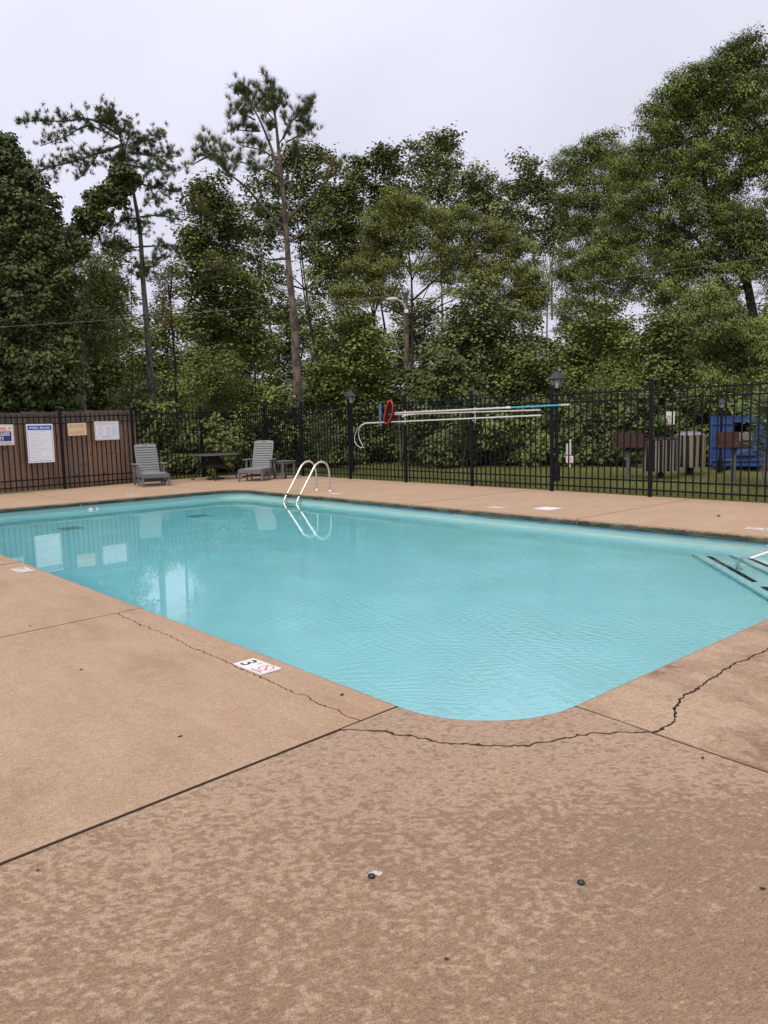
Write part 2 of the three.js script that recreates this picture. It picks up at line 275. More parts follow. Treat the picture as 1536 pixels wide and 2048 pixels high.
// ---------------------------------------------------------------- basin, steps, water
const floorY = a => -1.06 - 0.055 * a;
const basin = poolGroup('pool_basin', 'pale aqua plastered pool basin with a sloping floor');
{
  const o = outline(0.05), pos = [], uv = [], idx = []; let L = 0; o.push(o[0]);
  o.forEach((p, i) => { if (i) L += Math.hypot(p[0] - o[i - 1][0], p[1] - o[i - 1][1]); for (const y of [-0.06, floorY(p[1]) - 0.02]) { pos.push(p[0], y, -p[1]); uv.push(L, y); } });
  for (let i = 0; i < o.length - 1; i++) idx.push(2 * i, 2 * i + 1, 2 * i + 2, 2 * i + 1, 2 * i + 3, 2 * i + 2);
  const g = new THREE.BufferGeometry(); g.setAttribute('position', new THREE.Float32BufferAttribute(pos, 3)); g.setAttribute('uv', new THREE.Float32BufferAttribute(uv, 2)); g.setIndex(idx); g.computeVertexNormals();
  part(basin, 'pool_wall', g, M.plaster);
  const fg = new THREE.ShapeGeometry(shapeOf(outline(0.06)), 1), fp = fg.attributes.position;
  for (let i = 0; i < fp.count; i++) fp.setZ(i, floorY(fp.getY(i))); fg.computeVertexNormals(); inPool(fg);
  part(basin, 'pool_floor', fg, M.plaster);
  // scale left at the water line, and the mortar bed under the coping
  const band = (y0, y1, off, name, mat) => { const q = outline(0.05 - off), ps = [], ix = []; q.push(q[0]); q.forEach(p => ps.push(p[0], y0, -p[1], p[0], y1, -p[1])); for (let i = 0; i < q.length - 1; i++) ix.push(2 * i, 2 * i + 1, 2 * i + 2, 2 * i + 1, 2 * i + 3, 2 * i + 2); const g2 = new THREE.BufferGeometry(); g2.setAttribute('position', new THREE.Float32BufferAttribute(ps, 3)); g2.setIndex(ix); g2.computeVertexNormals(); return part(basin, name, g2, mat); };
  band(WATER + 0.009, WATER - 0.006, 0.004, 'waterline_scale', std({ color: lin(0.5, 0.62, 0.55), roughness: 0.9 }));
  band(-EDGE, -EDGE - 0.012, 0.006, 'mortar_line', M.grout);
  band(-EDGE - 0.012, WATER - 0.02, 0.002, 'waterline_band', std({ color: lin(0.36, 0.52, 0.49), roughness: 0.7 }));   // grey-green coating above the water
  // trim tiles under the coping of the far side
  const tg = new RoundedBoxGeometry(0.008, 0.022, 0.146, 1, 0.002), R = rng(44);
  const tm = [[0.20, 0.42, 0.58], [0.24, 0.47, 0.62], [0.17, 0.38, 0.56]].map(c => std({ color: lin(...c), roughness: 0.15 })), grey = std({ color: lin(0.24, 0.26, 0.28), roughness: 0.6 });
  for (let k = 0; k < 60; k++) {
    const a = 0.75 + k * 0.15; if (k > 8 && R() < 0.03) continue;
    const marker = k === 4 || k === 5 || k === 39 || k === 40, m = marker ? M.white : (k > 33 && k < 36) ? grey : tm[Math.floor(R() * 3)];
    const t = part(basin, 'trim_tile', tg, m, [PW + 0.044, -EDGE - 0.026, -a]);
    if (marker) { for (const [dz, w] of [[-0.03, 0.02], [0.0, 0.012], [0.03, 0.024]]) part(t, 'digit_print', new THREE.BoxGeometry(0.0012, 0.013, w), M.rubber, [-0.0046, 0, dz]); }
  }
  // corner steps: three treads cut across the right corner, each with a dark grip strip
  const treads = [[2.5, 2.66, -0.88], [2.0, 2.06, -0.65], [1.42, 1.45, -0.42]];
  treads.forEach(([da, db, y]) => {
    const g3 = new THREE.ExtrudeGeometry(shapeOf([[PW + 0.04, da], [PW - db, -0.04], [PW + 0.04, -0.04]]), { depth: 0.4, bevelEnabled: true, bevelThickness: 0.012, bevelSize: 0.012, bevelSegments: 2, curveSegments: 1 });
    g3.translate(0, 0, y - 0.412); inPool(g3);
    const step = part(basin, 'step', g3, M.plaster);
    const dx = db, dy = da, l = Math.hypot(dx, dy), ux = -dx / l, uy = -dy / l, nx = uy * -1, ny = ux;   // along the nose, and inwards to the corner
    const inb = [dy / l, -dx / l], s0 = [PW, da];
    const pt = (t, w) => [s0[0] + ux * t + inb[0] * w, s0[1] + uy * t + inb[1] * w];
    const strip = (t0, t1, w0, w1, name) => { const q = new THREE.ExtrudeGeometry(shapeOf([pt(t0, w0), pt(t1, w0), pt(t1, w1), pt(t0, w1)]), { depth: 0.004, bevelEnabled: false }); q.translate(0, 0, y + 0.001); inPool(q); part(step, name, q, M.strip); };
    strip(0.18, l * 0.47, 0.12, 0.19, 'grip_strip'); strip(l * 0.53, l - 0.2, 0.12, 0.19, 'grip_strip');
    const line = new THREE.ExtrudeGeometry(shapeOf([pt(0.02, -0.0125), pt(l - 0.02, -0.0125), pt(l - 0.02, -0.0165), pt(0.02, -0.0165)]), { depth: 0.03, bevelEnabled: false }); line.translate(0, 0, y - 0.048); inPool(line); part(step, 'nose_line', line, M.strip);
  });
  // main drains
  for (const [b, a] of [[5.2, 12.6], [2.6, 12.9]]) { const dgr = part(basin, 'main_drain', new RoundedBoxGeometry(0.42, 0.03, 0.42, 1, 0.01), std({ color: lin(0.27, 0.43, 0.41), roughness: 0.8 }), [b, floorY(a) + 0.01, -a]); for (let k = -3; k <= 3; k++) part(dgr, 'grate_bar', new THREE.BoxGeometry(0.4, 0.012, 0.03), std({ color: lin(0.34, 0.52, 0.50), roughness: 0.8 }), [0, 0.017, k * 0.055]); }
}
// ripples: many short wave trains of random direction, calmer towards the far left end
const RB = 7.8, RA = 14.6, NB = 1024, NA = 1920;
const ripple = (() => {
  const R = rng(71), W = []; for (let k = 0; k < 36; k++) { const lam = 0.030 * Math.pow(5, Math.pow(R(), 2.1)), t = R() * Math.PI * 2; W.push([Math.cos(t) * 2 * Math.PI / lam, Math.sin(t) * 2 * Math.PI / lam, R() * 6.28, Math.pow(lam, 0.9) * 0.0021 * (0.5 + R()), 3 + (k % 4)]); }
  const n = 128, m = 240, F = new Float32Array((n + 1) * (m + 1) * 7);          // slow fields: two warps, strength, four envelopes
  for (let j = 0; j <= m; j++) for (let i = 0; i <= n; i++) {
    const b = i / n * RB - 0.3, a = j / m * RA - 0.3, k = (j * (n + 1) + i) * 7;
    F[k] = fbm(a * 2.2, b * 2.2, 501, 2) * 0.22; F[k + 1] = fbm(a * 2.2 + 20, b * 2.2, 502, 2) * 0.22;
    const calm = (0.006 + 0.20 * sstep(7.0, 4.0, a) * sstep(0.6, 3.5, b) + 0.72 * sstep(5.4, 2.4, a + 0.5 * (1.4 - b)) + 0.10 * sstep(13, 7, a) * sstep(3.0, 6.0, b)) * (1 - 0.95 * sstep(4.0, 2.4, a + (PW - b) * 0.9));
    F[k + 2] = calm * (0.5 + 0.9 * sstep(0.35, 0.7, fbm(a * 0.45, b * 0.6, 530, 3))) / 0.012;
    for (let q = 0; q < 4; q++) F[k + 3 + q] = 0.15 + 1.7 * vn(a * 1.9 + q * 13, b * 1.9, 510 + q);
  }
  const d = new Float32Array(NB * NA * 4).fill(0.5), f = new Float32Array(7);
  for (let j = 0; j < NA; j++) for (let i = 0; i < NB; i++) {
    const x = i / NB * n, y = j / NA * m, xi = x | 0, yi = y | 0, fx = x - xi, fy = y - yi, p = (yi * (n + 1) + xi) * 7, q = p + (n + 1) * 7;
    for (let e = 0; e < 7; e++) f[e] = (F[p + e] * (1 - fx) + F[p + 7 + e] * fx) * (1 - fy) + (F[q + e] * (1 - fx) + F[q + 7 + e] * fx) * fy;
    const b = i / NB * RB - 0.3 + f[0], a = j / NA * RA - 0.3 + f[1];
    let h = 0; for (let e = 0; e < W.length; e++) { const w = W[e]; h += w[3] * f[w[4]] * Math.sin(b * w[0] + a * w[1] + w[2]); }
    const k = (j * NB + i) * 4; d[k] = d[k + 1] = d[k + 2] = 0.5 + h * f[2];
  }
  const t = new THREE.DataTexture(d, NB, NA, THREE.RGBAFormat, THREE.FloatType); t.magFilter = t.minFilter = THREE.LinearFilter; t.wrapS = t.wrapT = THREE.RepeatWrapping; t.repeat.set(1 / RB, 1 / RA); t.offset.set(0.3 / RB, 0.3 / RA); t.needsUpdate = true; return t;
})();
{
  const g = new THREE.ExtrudeGeometry(shapeOf(outline(0.055)), { depth: 1.9, bevelEnabled: false, curveSegments: 1 });
  g.translate(0, 0, WATER - 1.9); inPool(g);
  const w = struct('pool_water', 'clear turquoise pool water with fine ripples and reflections of trees', g, new THREE.MeshPhysicalMaterial({ color: 0xffffff, transmission: 1, thickness: 1, ior: 1.333, roughness: 0.0, attenuationColor: lin(0.54, 0.945, 0.98), attenuationDistance: 2.6, bumpMap: ripple, bumpScale: 0.012 }));
  w.position.copy(POOL); w.rotation.y = TH;
}
// ---------------------------------------------------------------- ground, lawn, woodland floor
{
  const gt = tex(512, 512, (u, v, i, j) => { const n = fbm(u * 12, v * 12, 601, 4, 12), f = hash(i, j, 602); const c = mixc([0.07, 0.09, 0.026], [0.14, 0.15, 0.055], n * 0.8 + f * 0.35); return c; }, { repeat: [0.4, 0.4] });
  const s = shapeOf([[-220, -220], [220, -220], [220, 220], [-220, 220]]); s.holes.push(holeOf(rev(outline(0.08))));
  const g = struct('ground', 'short lawn on flat ground beyond the pool fence', inPool(new THREE.ShapeGeometry(s, 1)).translate(0, -0.05, 0), std({ map: gt, roughness: 1 }));
  g.position.copy(POOL); g.rotation.y = TH;
  const ft = tex(256, 256, (u, v, i, j) => { const n = fbm(u * 16, v * 16, 611, 4, 16), f = hash(i, j, 612); return mixc([0.10, 0.072, 0.042], [0.22, 0.165, 0.10], n * 0.7 + f * 0.4); }, { repeat: [0.6, 0.6] });
  const wood = shapeOf([[17.6, -40], [120, -40], [120, 160], [-120, 160], [-120, 19.2], [2, 19.9], [8, 20.8], [12.5, 23.5], [16.8, 23], [17.6, 17]]);
  const wf = struct('woodland_floor', 'dark leaf litter under the trees behind the lawn', inPool(new THREE.ShapeGeometry(wood, 1)).translate(0, -0.044, 0), std({ map: ft, roughness: 1 }));
  wf.position.copy(POOL); wf.rotation.y = TH;
}
function inst(parent, name, geo, mat, list, kind = 'stuff') {     // list: [position, quaternion, scale, colour]
  const m = new THREE.InstancedMesh(geo, mat, list.length), X = new THREE.Matrix4(), S = new THREE.Vector3();
  list.forEach(([p, q, s, c], i) => { m.setMatrixAt(i, X.compose(p, q, typeof s === 'number' ? S.set(s, s, s) : s)); if (c) m.setColorAt(i, c); });
  m.name = name; m.userData.kind = kind; parent.add(m); return m;
}
const quat = (x, y, z) => new THREE.Quaternion().setFromEuler(new THREE.Euler(x, y, z, 'YXZ'));
const leafMat = std({ color: 0xffffff, roughness: 0.8, side: THREE.DoubleSide });
{
  const R = rng(801), pos = [], nb = 14;
  for (let k = 0; k < nb; k++) { const x = (R() - 0.5) * 0.16, z = (R() - 0.5) * 0.16, t = R() * 6.28, h = 0.045 + R() * 0.05, lx = (R() - 0.5) * 0.06, lz = (R() - 0.5) * 0.06, w = 0.0045; const dx = Math.cos(t) * w, dz = Math.sin(t) * w; pos.push(x - dx, 0, z - dz, x + dx, 0, z + dz, x + lx, h, z + lz); }
  const g = new THREE.BufferGeometry(); g.setAttribute('position', new THREE.Float32BufferAttribute(pos, 3)); g.computeVertexNormals();
  const list = [];
  const sow = (b0, b1, a0, a1, n, ok) => { for (let k = 0; k < n; k++) { const b = b0 + R() * (b1 - b0), a = a0 + R() * (a1 - a0); if (ok && !ok(b, a)) continue; const p = pf(b, -0.05, a), v = 0.6 + 0.8 * fbm(b * 0.8, a * 0.8, 803, 3) + 0.25 * (R() - 0.5); list.push([p, quat(0, R() * 6.28, 0), 0.7 + R() * 0.9, lin(0.165 * v + 0.03 * R(), 0.19 * v, 0.055 * v)]); } };
  sow(10.74, 18.0, -1, 14, 13000); sow(10.74, 17.2, 14, 23.5, 3600); sow(4.5, 12.5, 18.3, 22.5, 5200, (b, a) => a > 18.22 + 0.15 * (b - 4.28));
  const gr = inst(scene, 'lawn_grass', g, leafMat, list); tag(gr, 'short green grass on the lawn behind the iron fence', 'grass', null, 'stuff');
}

// ---------------------------------------------------------------- iron fences
const pick = (() => { const c = {}; return h => c[h] ??= (() => { const b = new THREE.BoxGeometry(0.021, h - 0.05, 0.021); b.translate(0, (h - 0.05) / 2, 0); const t = new THREE.ConeGeometry(0.0145, 0.05, 4); t.rotateY(Math.PI / 4); t.translate(0, h - 0.025, 0); return mergeGeometries([b, t]); })(); })();
function ironFence(name, label, posts, panels) {                   // posts: [b, a, height]
  const [b0, a0] = posts[0], o = thing(name, label, 'fence', pf(b0, 0, a0), TH);
  const L = (b, a) => [b - b0, -(a - a0)];
  posts.forEach(([b, a, h, bare]) => { if (bare) return; const [x, z] = L(b, a); const g = new RoundedBoxGeometry(0.066, h + 0.03, 0.066, 1, 0.006); const p = part(o, 'post', g, M.iron, [x, (h + 0.03) / 2 - 0.03, z]); const c = new THREE.CylinderGeometry(0.022, 0.05, 0.022, 4); c.rotateY(Math.PI / 4); part(p, 'post_cap', c, M.iron, [0, (h + 0.03) / 2 + 0.011, 0]); });
  for (let k = 0; k < posts.length - 1; k++) {
    const [p, q] = [posts[k], posts[k + 1]], [x0, z0] = L(p[0], p[1]), [x1, z1] = L(q[0], q[1]), l = Math.hypot(x1 - x0, z1 - z0), turn = Math.atan2(-(z1 - z0), x1 - x0), h = (p[2] + q[2]) / 2, tilt = Math.atan2(q[2] - p[2], l);
    for (const hy of [h - 0.19, h - 0.35, 0.30, 0.13]) part(o, 'rail', new RoundedBoxGeometry(l - 0.066, 0.03, 0.032, 1, 0.003), M.iron, [(x0 + x1) / 2, hy, (z0 + z1) / 2], [0, turn, hy > 1 ? tilt : 0]);
    const n = Math.round(l / 0.137) - 1;
    for (let i = 1; i <= n; i++) { const t = i / (n + 1); part(o, 'picket', pick(+(p[2] + (q[2] - p[2]) * t - 0.13).toFixed(2)), M.iron, [x0 + (x1 - x0) * t, 0.035, z0 + (z1 - z0) * t], [0, turn, 0]); }
  }
  return o;
}
const HF = 2.19, fa = k => 5.09 + 2.23 * k, fb = a => 10.6;
ironFence('iron_fence', 'black iron picket fence along the far side of the pool, holding the cleaning poles', [-2, -1, 0, 1, 2, 3, 4, 5].map(k => [fb(fa(k)), fa(k), HF]).concat([[10.72, 18.4, 2.19], [10.75, 20.3, 2.13]]));
ironFence('iron_fence', 'black iron picket fence in front of the wooden plank fence, holding the pool signs', [[-0.1, 17.36, 2.05], [2.1, 17.69, 2.05], [4.28, 18.02, 2.05], [6.33, 18.33, 2.09], [8.62, 18.67, 2.17], [10.72, 20.28, 2.13, 1]]);

// ---------------------------------------------------------------- wooden fence, plank by plank
const plankMats = [0, 1, 2, 3, 4, 5].map(s => {
  const tone = [[0.320, 0.203, 0.135], [0.283, 0.194, 0.137], [0.372, 0.230, 0.143], [0.260, 0.185, 0.135], [0.343, 0.207, 0.124], [0.298, 0.207, 0.149]][s];
  return std({ roughness: 0.92, map: tex(64, 512, (u, v, i, j) => {
    const gr = fbm(u * 14 + fbm(u * 2, v * 3, 700 + s, 2) * 3, v * 5, 710 + s, 4), kn = Math.hypot((u - 0.3 - 0.1 * s % 0.6) * 1.1, (v - 0.15 - 0.13 * s) * 13), st = fbm(u * 9, v * 2.2, 730 + s, 3);
    let c = mixc(tone.map(x => x * 0.5), tone.map(x => x * 1.45), gr);
    const lim = 0.80 + 0.35 * (st - 0.5);                           // streaky grey-black weathering that has run down from the cut tops
    c = mixc(c, [0.055, 0.051, 0.048], 0.75 * sstep(lim - 0.06, lim + 0.08, v + 0.1 * (gr - 0.5)));
    if (kn < 0.28) c = c.map(x => x * (0.45 + kn)); return c;
  }) });
});
{
  const o = thing('wooden_fence', 'weathered brown wooden plank fence behind the pool signs', 'fence', pf(-0.1, 0, 17.6), TH), R = rng(900), sl = 0.15;
  const turn = Math.atan2(sl, 1), n = 50, len = 6.62;
  part(o, 'back_rail', new THREE.BoxGeometry(len, 0.09, 0.04), plankMats[3], [len / 2, 1.6, -sl * len / 2 - 0.045], [0, turn, 0]);
  part(o, 'back_rail', new THREE.BoxGeometry(len, 0.09, 0.04), plankMats[3], [len / 2, 0.4, -sl * len / 2 - 0.045], [0, turn, 0]);
  for (let k = 0; k < n; k++) {
    const w = 0.124 + R() * 0.006, h = 1.9 + 0.012 * k * 0.13 * 6.6 / 6.6 + (R() - 0.5) * 0.03 + 0.05 * (k / n), x = (k + 0.5) * len / n, sh = new THREE.Shape(), e = 0.018 + R() * 0.01;
    sh.moveTo(-w / 2, 0); sh.lineTo(w / 2, 0); sh.lineTo(w / 2, h - e); sh.lineTo(w / 2 - e, h); sh.lineTo(-w / 2 + e, h); sh.lineTo(-w / 2, h - e);
    const g = new THREE.ExtrudeGeometry(sh, { depth: 0.018, bevelEnabled: false }), uv = g.attributes.uv, ps = g.attributes.position;
    for (let i = 0; i < uv.count; i++) uv.setXY(i, ps.getX(i) / w + 0.5, Math.min(1, ps.getY(i) / h) * 0.99);
    part(o, 'plank', g, plankMats[Math.floor(R() * 6)], [x, 0.02 + R() * 0.02, -sl * x + (R() - 0.5) * 0.012], [(R() - 0.5) * 0.006, turn, (R() - 0.5) * 0.012]);
  }
}

// ---------------------------------------------------------------- pool signs on the fence
function canvasMat(w, h, draw, rough = 0.45) { const c = document.createElement('canvas'); c.width = w; c.height = h; const x = c.getContext('2d'); draw(x, w, h); const t = new THREE.CanvasTexture(c); t.colorSpace = THREE.SRGBColorSpace; t.magFilter = THREE.LinearFilter; return std({ map: t, roughness: rough }); }
function fitText(x, s, cx, cy, w, h, font, color) { x.save(); x.font = font; x.fillStyle = color; x.textAlign = 'center'; x.textBaseline = 'middle'; const m = x.measureText(s).width || 1, fs = parseFloat(font.match(/([\d.]+)px/)[1]); x.translate(cx, cy); x.scale(w / m, h / (fs * 0.74)); x.fillText(s, 0, 0); x.restore(); }
function sign(name, label, cat, b0, b1, y0, y1, roll, draw, px, edgeMat = M.white, r = 0.012) {
  const b = (b0 + b1) / 2, w = b1 - b0, h = y1 - y0, o = thing(name, label, cat, pf(b, (y0 + y1) / 2, 17.955 + 0.15 * (b - 4.28)), TH + Math.atan2(0.15, 1));
  o.rotation.order = 'YXZ'; o.rotation.z = roll;
  part(o, 'panel', new RoundedBoxGeometry(w, h, 0.006, 2, Math.min(r, 0.0029)), edgeMat);
  part(o, 'print', new THREE.PlaneGeometry(w - 0.006, h - 0.006), canvasMat(Math.round(px), Math.round(px * h / w), draw), [0, 0, 0.0045]);
  return o;
}
const blur = (x, xs, y, w, h, seed, col = '#555a66') => { const R = rng(seed); x.fillStyle = col; let p = xs; while (p < xs + w) { const l = Math.min(4 + R() * 16, xs + w - p); x.globalAlpha = 0.45 + 0.4 * R(); x.fillRect(p, y + R() * 1.2, l, h); p += l + 3 + R() * 3; } x.globalAlpha = 1; };
const NAVY = '#2a2f86';
function noDive(x, cx, cy, r, lw) { x.strokeStyle = '#c8323f'; x.lineWidth = lw; x.beginPath(); x.arc(cx, cy, r, 0, 7); x.stroke(); x.beginPath(); x.moveTo(cx - r * 0.7, cy - r * 0.7); x.lineTo(cx + r * 0.7, cy + r * 0.7); x.stroke(); }
sign('lifeguard_sign', 'white and blue warning sign about no lifeguard on duty on the fence', 'sign', 2.33, 3.07, 1.19, 1.69, -0.005, (x, w, h) => {
  x.fillStyle = '#e9e4dc'; x.fillRect(0, 0, w, h); x.strokeStyle = '#4b4b4b'; x.lineWidth = 3; x.strokeRect(10, 10, w - 20, h - 20);
  fitText(x, 'WARNING', w * 0.43, h * 0.21, w * 0.70, h * 0.19, 'bold 80px sans-serif', '#d2323c'); noDive(x, w * 0.88, h * 0.19, h * 0.07, 5); x.fillStyle = '#8a2a30'; x.fillRect(w * 0.87, h * 0.15, 8, 22);
  x.fillStyle = NAVY; x.fillRect(w * 0.05, h * 0.33, w * 0.87, h * 0.48);
  fitText(x, 'NO LIFEGUARD', w * 0.47, h * 0.46, w * 0.80, h * 0.19, 'bold 80px sans-serif', '#efebe4'); fitText(x, 'ON DUTY', w * 0.37, h * 0.69, w * 0.6, h * 0.19, 'bold 80px sans-serif', '#efebe4');
  blur(x, w * 0.08, h * 0.84, w * 0.84, h * 0.035, 3, '#333'); blur(x, w * 0.08, h * 0.91, w * 0.84, h * 0.035, 4, '#333');
}, 512);
sign('pool_rules_sign', 'tall white pool rules sign with a blue heading on the fence', 'sign', 3.37, 4.05, 0.72, 1.69, -0.004, (x, w, h) => {
  x.fillStyle = '#eceef4'; x.fillRect(0, 0, w, h); x.strokeStyle = '#34418f'; x.lineWidth = 6; x.strokeRect(26, 28, w - 52, h - 56);
  x.fillStyle = '#1f4fb0'; x.fillRect(26, 28, w - 52, h * 0.115);
  fitText(x, 'POOL RULES', w / 2, 28 + h * 0.058, w * 0.78, h * 0.058, 'bold 80px sans-serif', '#f4f6fb');
  const R = rng(17); let y = h * 0.19; for (let k = 0; k < 17; k++) { blur(x, 58, y, w * (0.28 + 0.45 * R()) + (k % 4 === 2 ? 60 : 0), 5, 20 + k); if (k % 3 === 2) { y += 13; blur(x, 66, y, w * 0.18, 5, 60 + k); } y += h * 0.034 + 6; }
}, 512);
sign('no_diving_sign', 'small faded cream sign reading no diving allowed in red', 'sign', 4.44, 4.955, 1.375, 1.70, 0.02, (x, w, h) => {
  x.fillStyle = '#dfc79f'; x.fillRect(0, 0, w, h); const R = rng(5); for (let k = 0; k < 240; k++) { x.fillStyle = R() > 0.5 ? 'rgba(240,220,190,.25)' : 'rgba(150,110,70,.10)'; x.fillRect(R() * w, R() * h, 4 + R() * 30, 2 + R() * 5); }
  fitText(x, 'NO DIVING', w * 0.48, h * 0.23, w * 0.84, h * 0.27, '80px sans-serif', '#c05048'); fitText(x, 'ALLOWED', w * 0.49, h * 0.76, w * 0.84, h * 0.26, '80px sans-serif', '#c05048');
  x.strokeStyle = 'rgba(120,110,90,.5)'; x.lineWidth = 2; x.beginPath(); x.moveTo(w * 0.46, h * 0.42); x.lineTo(w * 0.52, h * 0.55); x.moveTo(w * 0.52, h * 0.42); x.lineTo(w * 0.46, h * 0.55); x.stroke();
  x.fillStyle = '#333'; for (const [u, v] of [[0.04, 0.08], [0.96, 0.08], [0.04, 0.93], [0.96, 0.9]]) { x.beginPath(); x.arc(u * w, v * h, 4, 0, 7); x.fill(); }
}, 512, std({ color: lin(0.7, 0.55, 0.33), roughness: 0.7 }));
sign('first_aid_sign', 'white instruction sign with small red and blue print near the fence post', 'sign', 5.175, 5.895, 1.235, 1.735, 0.005, (x, w, h) => {
  x.fillStyle = '#e9e8f0'; x.fillRect(0, 0, w, h); x.strokeStyle = '#39395e'; x.lineWidth = 4; x.strokeRect(14, 14, w - 28, h - 28);
  blur(x, 36, h * 0.09, w * 0.86, 11, 31, '#c87482'); blur(x, 50, h * 0.15, w * 0.8, 6, 32, '#5a5a8c'); blur(x, 60, h * 0.20, w * 0.3, 6, 33, '#c87482');
  for (const [u, v] of [[0.16, 0.30], [0.47, 0.30], [0.16, 0.56], [0.47, 0.56]]) { x.fillStyle = '#d6d5de'; x.fillRect(u * w, v * h, w * 0.14, h * 0.17); blur(x, u * w, (v - 0.04) * h, w * 0.2, 5, 40 + u * 90 + v * 10, '#c87482'); }
  for (let k = 0; k < 14; k++) blur(x, w * 0.68, h * (0.27 + 0.035 * k), w * 0.25, 5, 70 + k, '#8a8fb0');
  x.strokeStyle = '#b53a48'; x.lineWidth = 6; x.beginPath(); x.moveTo(w * 0.09, h * 0.9); x.quadraticCurveTo(w * 0.09, h * 0.8, w * 0.14, h * 0.79); x.stroke(); blur(x, w * 0.24, h * 0.80, w * 0.5, 10, 99, '#4a4a70'); blur(x, w * 0.2, h * 0.87, w * 0.4, 6, 98, '#8a8fb0');
}, 512);

// ---------------------------------------------------------------- depth markers set in the deck
function marker(label, b, a, turn, draw, w = 0.305, d = 0.153) {
  const o = thing('depth_marker', label, 'tile', pf(b, 0.004, a), TH + turn, undefined);
  part(o, 'tile', new RoundedBoxGeometry(w, 0.006, d, 1, 0.0015), M.white, [0, 0.0022, 0]);
  if (draw) part(o, 'print', new THREE.PlaneGeometry(w - 0.004, d - 0.004), canvasMat(512, Math.round(512 * d / w), draw, 0.35), [0, 0.0064, 0], [-Math.PI / 2, 0, 0]);
  return o;
}
const three = (txt) => (x, w, h) => {
  x.fillStyle = '#e6e2dc'; x.fillRect(0, 0, w, h);
  fitText(x, txt, w * (txt.length > 1 ? 0.24 : 0.20), h * 0.50, w * (txt.length > 1 ? 0.34 : 0.22), h * 0.74, 'bold 80px sans-serif', '#17171b'); fitText(x, 'FT', w * 0.42, h * 0.28, w * 0.075, h * 0.25, 'bold 60px sans-serif', '#26262b');
  x.strokeStyle = '#9a9a9a'; x.lineWidth = 2; x.beginPath(); x.moveTo(w * 0.5, 6); x.lineTo(w * 0.5, h - 6); x.stroke();
  noDive(x, w * 0.76, h * 0.40, h * 0.31, 13); x.fillStyle = '#33333a'; x.save(); x.translate(w * 0.76, h * 0.42); x.rotate(-0.7); x.fillRect(-38, -5, 50, 9); x.beginPath(); x.arc(22, -2, 7, 0, 7); x.fill(); x.restore();
  fitText(x, 'NO DIVING', w * 0.76, h * 0.88, w * 0.36, h * 0.15, 'bold 60px sans-serif', '#2a2a30');
};
marker('white 3 FT no diving tile beside the long crack in the deck', -0.193, 1.73, -Math.PI / 2 + 0.035, three('3')).position.y = 0.004;
marker('white depth tile beside the joint across the left deck, near the sign reflections', -0.18, 6.43, -Math.PI / 2 + 0.03, three('3\u00bd')).position.y = 0.004;
marker('white depth tile with worn print on the far deck beside the skimmer lid', 7.5, 6.23, Math.PI / 2, three('3'));
marker('white depth tile on the far deck near the submerged corner steps', 7.55, 1.86, Math.PI / 2, three('3'));
marker('white depth tile on the far deck between the ladder and the skimmer lid', 7.5, 10.75, Math.PI / 2, three('4'));
marker('white depth tile on the deck in front of the left lounger', 4.6, 14.55, 0, three('5'));
{ const o = thing('skimmer_lid', 'plain white square skimmer lid in the far deck', 'lid', pf(7.87, 0.004, 5.43), TH); part(o, 'lid', new RoundedBoxGeometry(0.34, 0.008, 0.34, 2, 0.003), M.white, [0, 0.003, 0]); part(o, 'finger_hole', new THREE.CylinderGeometry(0.011, 0.011, 0.003, 10), M.rubber, [0.09, 0.0068, 0]); }
{ const o = thing('return_fitting', 'white oval fitting at the waterline of the far left wall', 'fitting', pf(3.5, WATER + 0.012, PL + 0.03), TH); const g = new THREE.SphereGeometry(0.12, 16, 8); g.scale(1, 0.28, 0.35); part(o, 'cover', g, M.white); part(o, 'jet', new THREE.TorusGeometry(0.03, 0.008, 6, 14), M.greyMetal, [0, 0, 0.042]); }

// ---------------------------------------------------------------- tubes
function tube(pts, r, seg = 40, rad = 8, closed = false) { return new THREE.TubeGeometry(new THREE.CatmullRomCurve3(pts.map(p => new THREE.Vector3(...p)), closed, 'centripetal'), seg, r, rad, closed); }
function bar(p, q, r, rad = 8) { const a = new THREE.Vector3(...p), b = new THREE.Vector3(...q), g = new THREE.CylinderGeometry(r, r, a.distanceTo(b), rad); g.applyQuaternion(new THREE.Quaternion().setFromUnitVectors(new THREE.Vector3(0, 1, 0), b.clone().sub(a).normalize())); g.translate(...a.add(b).multiplyScalar(0.5).toArray()); return g; }

// ---------------------------------------------------------------- pool ladder and step rail
{
  const o = thing('pool_ladder', 'stainless steel pool ladder with two hooped rails on the far side', 'ladder', pf(7.9, 0, 11.7), TH);
  for (const s of [-1, 1]) {
    const z = s * 0.25;
    part(o, 'rail', tube([[0, 0, z], [0, 0.3, z], [-0.015, 0.5, z], [-0.09, 0.63, z], [-0.24, 0.675, z], [-0.38, 0.61, z], [-0.52, 0.42, z], [-0.74, 0.10, z], [-0.90, -0.13, z], [-0.945, -0.24, z], [-0.95, -0.5, z], [-0.95, -1.25, z]], 0.0225, 70, 12), M.steel);
    part(o, 'flange', new THREE.LatheGeometry([[0.023, 0.03], [0.03, 0.026], [0.05, 0.012], [0.058, 0], [0.058, -0.001]].map(p => new THREE.Vector2(...p)), 20), M.steel, [0, 0.002, z]);
    part(o, 'bumper', new THREE.SphereGeometry(0.03, 10, 8), M.rubber, [-0.905, -1.25, z]);
  }
  for (const y of [-0.32, -0.6, -0.9]) part(o, 'tread', new RoundedBoxGeometry(0.085, 0.03, 0.47, 2, 0.01), std({ color: lin(0.1, 0.16, 0.17), roughness: 0.6 }), [-0.95, y, 0]);
}
